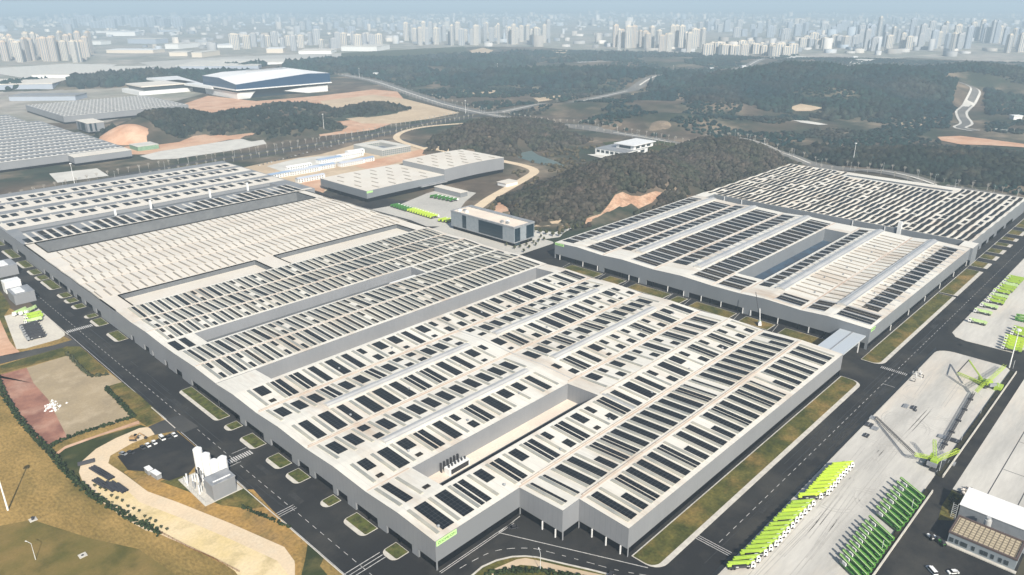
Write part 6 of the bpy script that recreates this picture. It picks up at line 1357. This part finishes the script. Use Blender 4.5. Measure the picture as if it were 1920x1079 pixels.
for nm, xa, xb, ya, yb, (ha, hb), n, cols, wd in CL:
    L = sorted((xa + (xb - xa) * (i + rg.random() * .9) / n, rg.uniform(ya, yb)) for i in range(n))
    for k, (px, py) in enumerate(L):
        x, y = U(px, py); top = py - rg.uniform(ha, hb); d = math.hypot(x, y)
        lo, hi = 5.0, 400.0
        for _ in range(30):
            mid = (lo + hi) / 2
            if PROJ(x, y, mid)[1] > top: lo = mid
            else: hi = mid
        c = rg.choice(cols); o = bpy.data.objects.new('apartment_tower', rg.choice(TM[c])); COL.objects.link(o); o.location = (x, y, -1)
        o.scale = (wd / 30 * rg.uniform(.75, 1.15), wd / 30, lo / 90); o.rotation_euler = (0, 0, rad(rg.choice((-46, -40, -50, -5, 40))))
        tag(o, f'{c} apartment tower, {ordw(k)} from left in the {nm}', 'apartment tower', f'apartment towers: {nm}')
# low pale sheds in the far left
def far_shed(label, px, py, wpx, deg, D, h, m='roofw', wall='white', dark=False):
    x, y = U(px, py); x2, y2 = U(px + wpx, py); W = math.dist((x, y), (x2, y2)); a = math.atan2(y2 - y, x2 - x) + rad(deg)
    t = thing('warehouse', label, 'warehouse', (x, y, 0), a); mb = MB(); mb.box(0, 0, 0, W, D, h); mb.build('wall', M[wall], t)
    mb = MB(); mb.box(-1, -1, h, W + 1, D + 1, h + 1.5); mb.build('roof', M[m], t)
far_shed('long pale warehouse with blue-grey wall left of the wooded ridge', -60, 172, 145, 12, 170, 16, wall='tower4')
far_shed('low pale hall stretching behind the wooded ridge at left', 60, 147, 165, 8, 330, 9, m='pale')
far_shed('wide low hall behind the convention centre', 330, 131, 150, 6, 260, 12, m='pale', wall='tower4')
far_shed('very long pale-green hall behind the convention centre to the right', 395, 124, 240, 5, 160, 13, m='pale')
far_shed('grey two-storey frame building at the far left edge', 18, 190, 120, 4, 60, 11, m='roofgrey', wall='tower4')
rg = random.Random(41)
for k, (px, py, w) in enumerate(((200, 100, 90), (318, 106, 32), (240, 82, 60), (200, 68, 50), (360, 108, 20), (310, 92, 28), (560, 102, 60), (640, 96, 70), (180, 62, 80), (400, 90, 50), (470, 78, 60), (290, 60, 40), (500, 100, 30), (155, 84, 40))):
    far_shed(f'pale low block, {ordw(k)} of those scattered in the hazy town', px, py, w, rg.uniform(-12, 12), rg.uniform(80, 200), rg.uniform(12, 26), m=rg.choice(('pale', 'white', 'roofw')), wall=rg.choice(('white', 'tower4', 'tower1')))
for k, (px, py, w, c) in enumerate(((415, 172, 20, 'white'), (300, 166, 14, 'white'), (700, 142, 8, 'white'), (1245, 182, 6, 'white'), (822, 122, 8, 'white'), (745, 122, 8, 'white'), (1600, 110, 8, 'white'), (1900, 225, 16, 'white'), (1332, 132, 6, 'white'), (1392, 128, 6, 'white'), (1862, 175, 6, 'white'))):
    far_shed(f'tiny white house, {ordw(k)} of those scattered among the scrub', px, py, w, 0, 14, 7, m='white', wall='white')
# everything smaller and hazier: one mass of blocks
rs = np.random.RandomState(9); n = 3000; V = []; F = []
az = rs.uniform(rad(6), rad(82), n); dist = 3300 + 12500 * rs.rand(n) ** .85
x = dist * np.cos(az); y = dist * np.sin(az); ok = (vnoise(x, y, 600, 3) > .34) & (dist > 3600 + 900 * vnoise(x, y, 900, 5))
x, y, dist = x[ok], y[ok], dist[ok]; n = len(x)
w = rs.uniform(14, 70, n); d = rs.uniform(12, 40, n); h = np.where(rs.rand(n) < .17, rs.uniform(28, 70, n), rs.uniform(8, 22, n)); a = rs.choice([-.8, -.75, .8, 0.1], n)
c, s = np.cos(a), np.sin(a); corners = np.array([(-1, -1), (1, -1), (1, 1), (-1, 1)]) / 2.0
VX = x[:, None] + corners[:, 0] * w[:, None] * c[:, None] - corners[:, 1] * d[:, None] * s[:, None]; VY = y[:, None] + corners[:, 0] * w[:, None] * s[:, None] + corners[:, 1] * d[:, None] * c[:, None]
V = np.concatenate([np.stack([VX, VY, np.full_like(VX, -1)], -1), np.stack([VX, VY, np.repeat(h[:, None], 4, 1)], -1)], 1).reshape(-1, 3)
f0 = np.array([(4, 5, 6, 7), (0, 1, 5, 4), (1, 2, 6, 5), (2, 3, 7, 6), (3, 0, 4, 7)]); F = (f0[None] + (np.arange(n) * 8)[:, None, None]).reshape(-1, 4)
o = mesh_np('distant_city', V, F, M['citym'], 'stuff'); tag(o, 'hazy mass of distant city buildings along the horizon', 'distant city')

# ------------------------------------------------------------------ haze
mb = MB(); mb.box(-2600, -2600, -3, 26100, 26100, 246)
hz = mb.build('haze', []); hz['kind'] = 'stuff'
hm = bpy.data.materials.new('haze_volume'); hm.use_nodes = True; t = hm.node_tree
for n_ in list(t.nodes):
    if n_.type == 'BSDF_PRINCIPLED': t.nodes.remove(n_)
pv = t.nodes.new('ShaderNodeVolumePrincipled'); pv.inputs['Color'].default_value = (.67, .86, 1.0, 1); pv.inputs['Density'].default_value = .00018
pv.inputs['Anisotropy'].default_value = 0.0
t.links.new(pv.outputs[0], t.nodes['Material Output'].inputs['Volume'])
hz.data.materials.append(hm)
for e in EMPT:
    if '_org' in e: del e['_org']
for p in (C_W,): pass
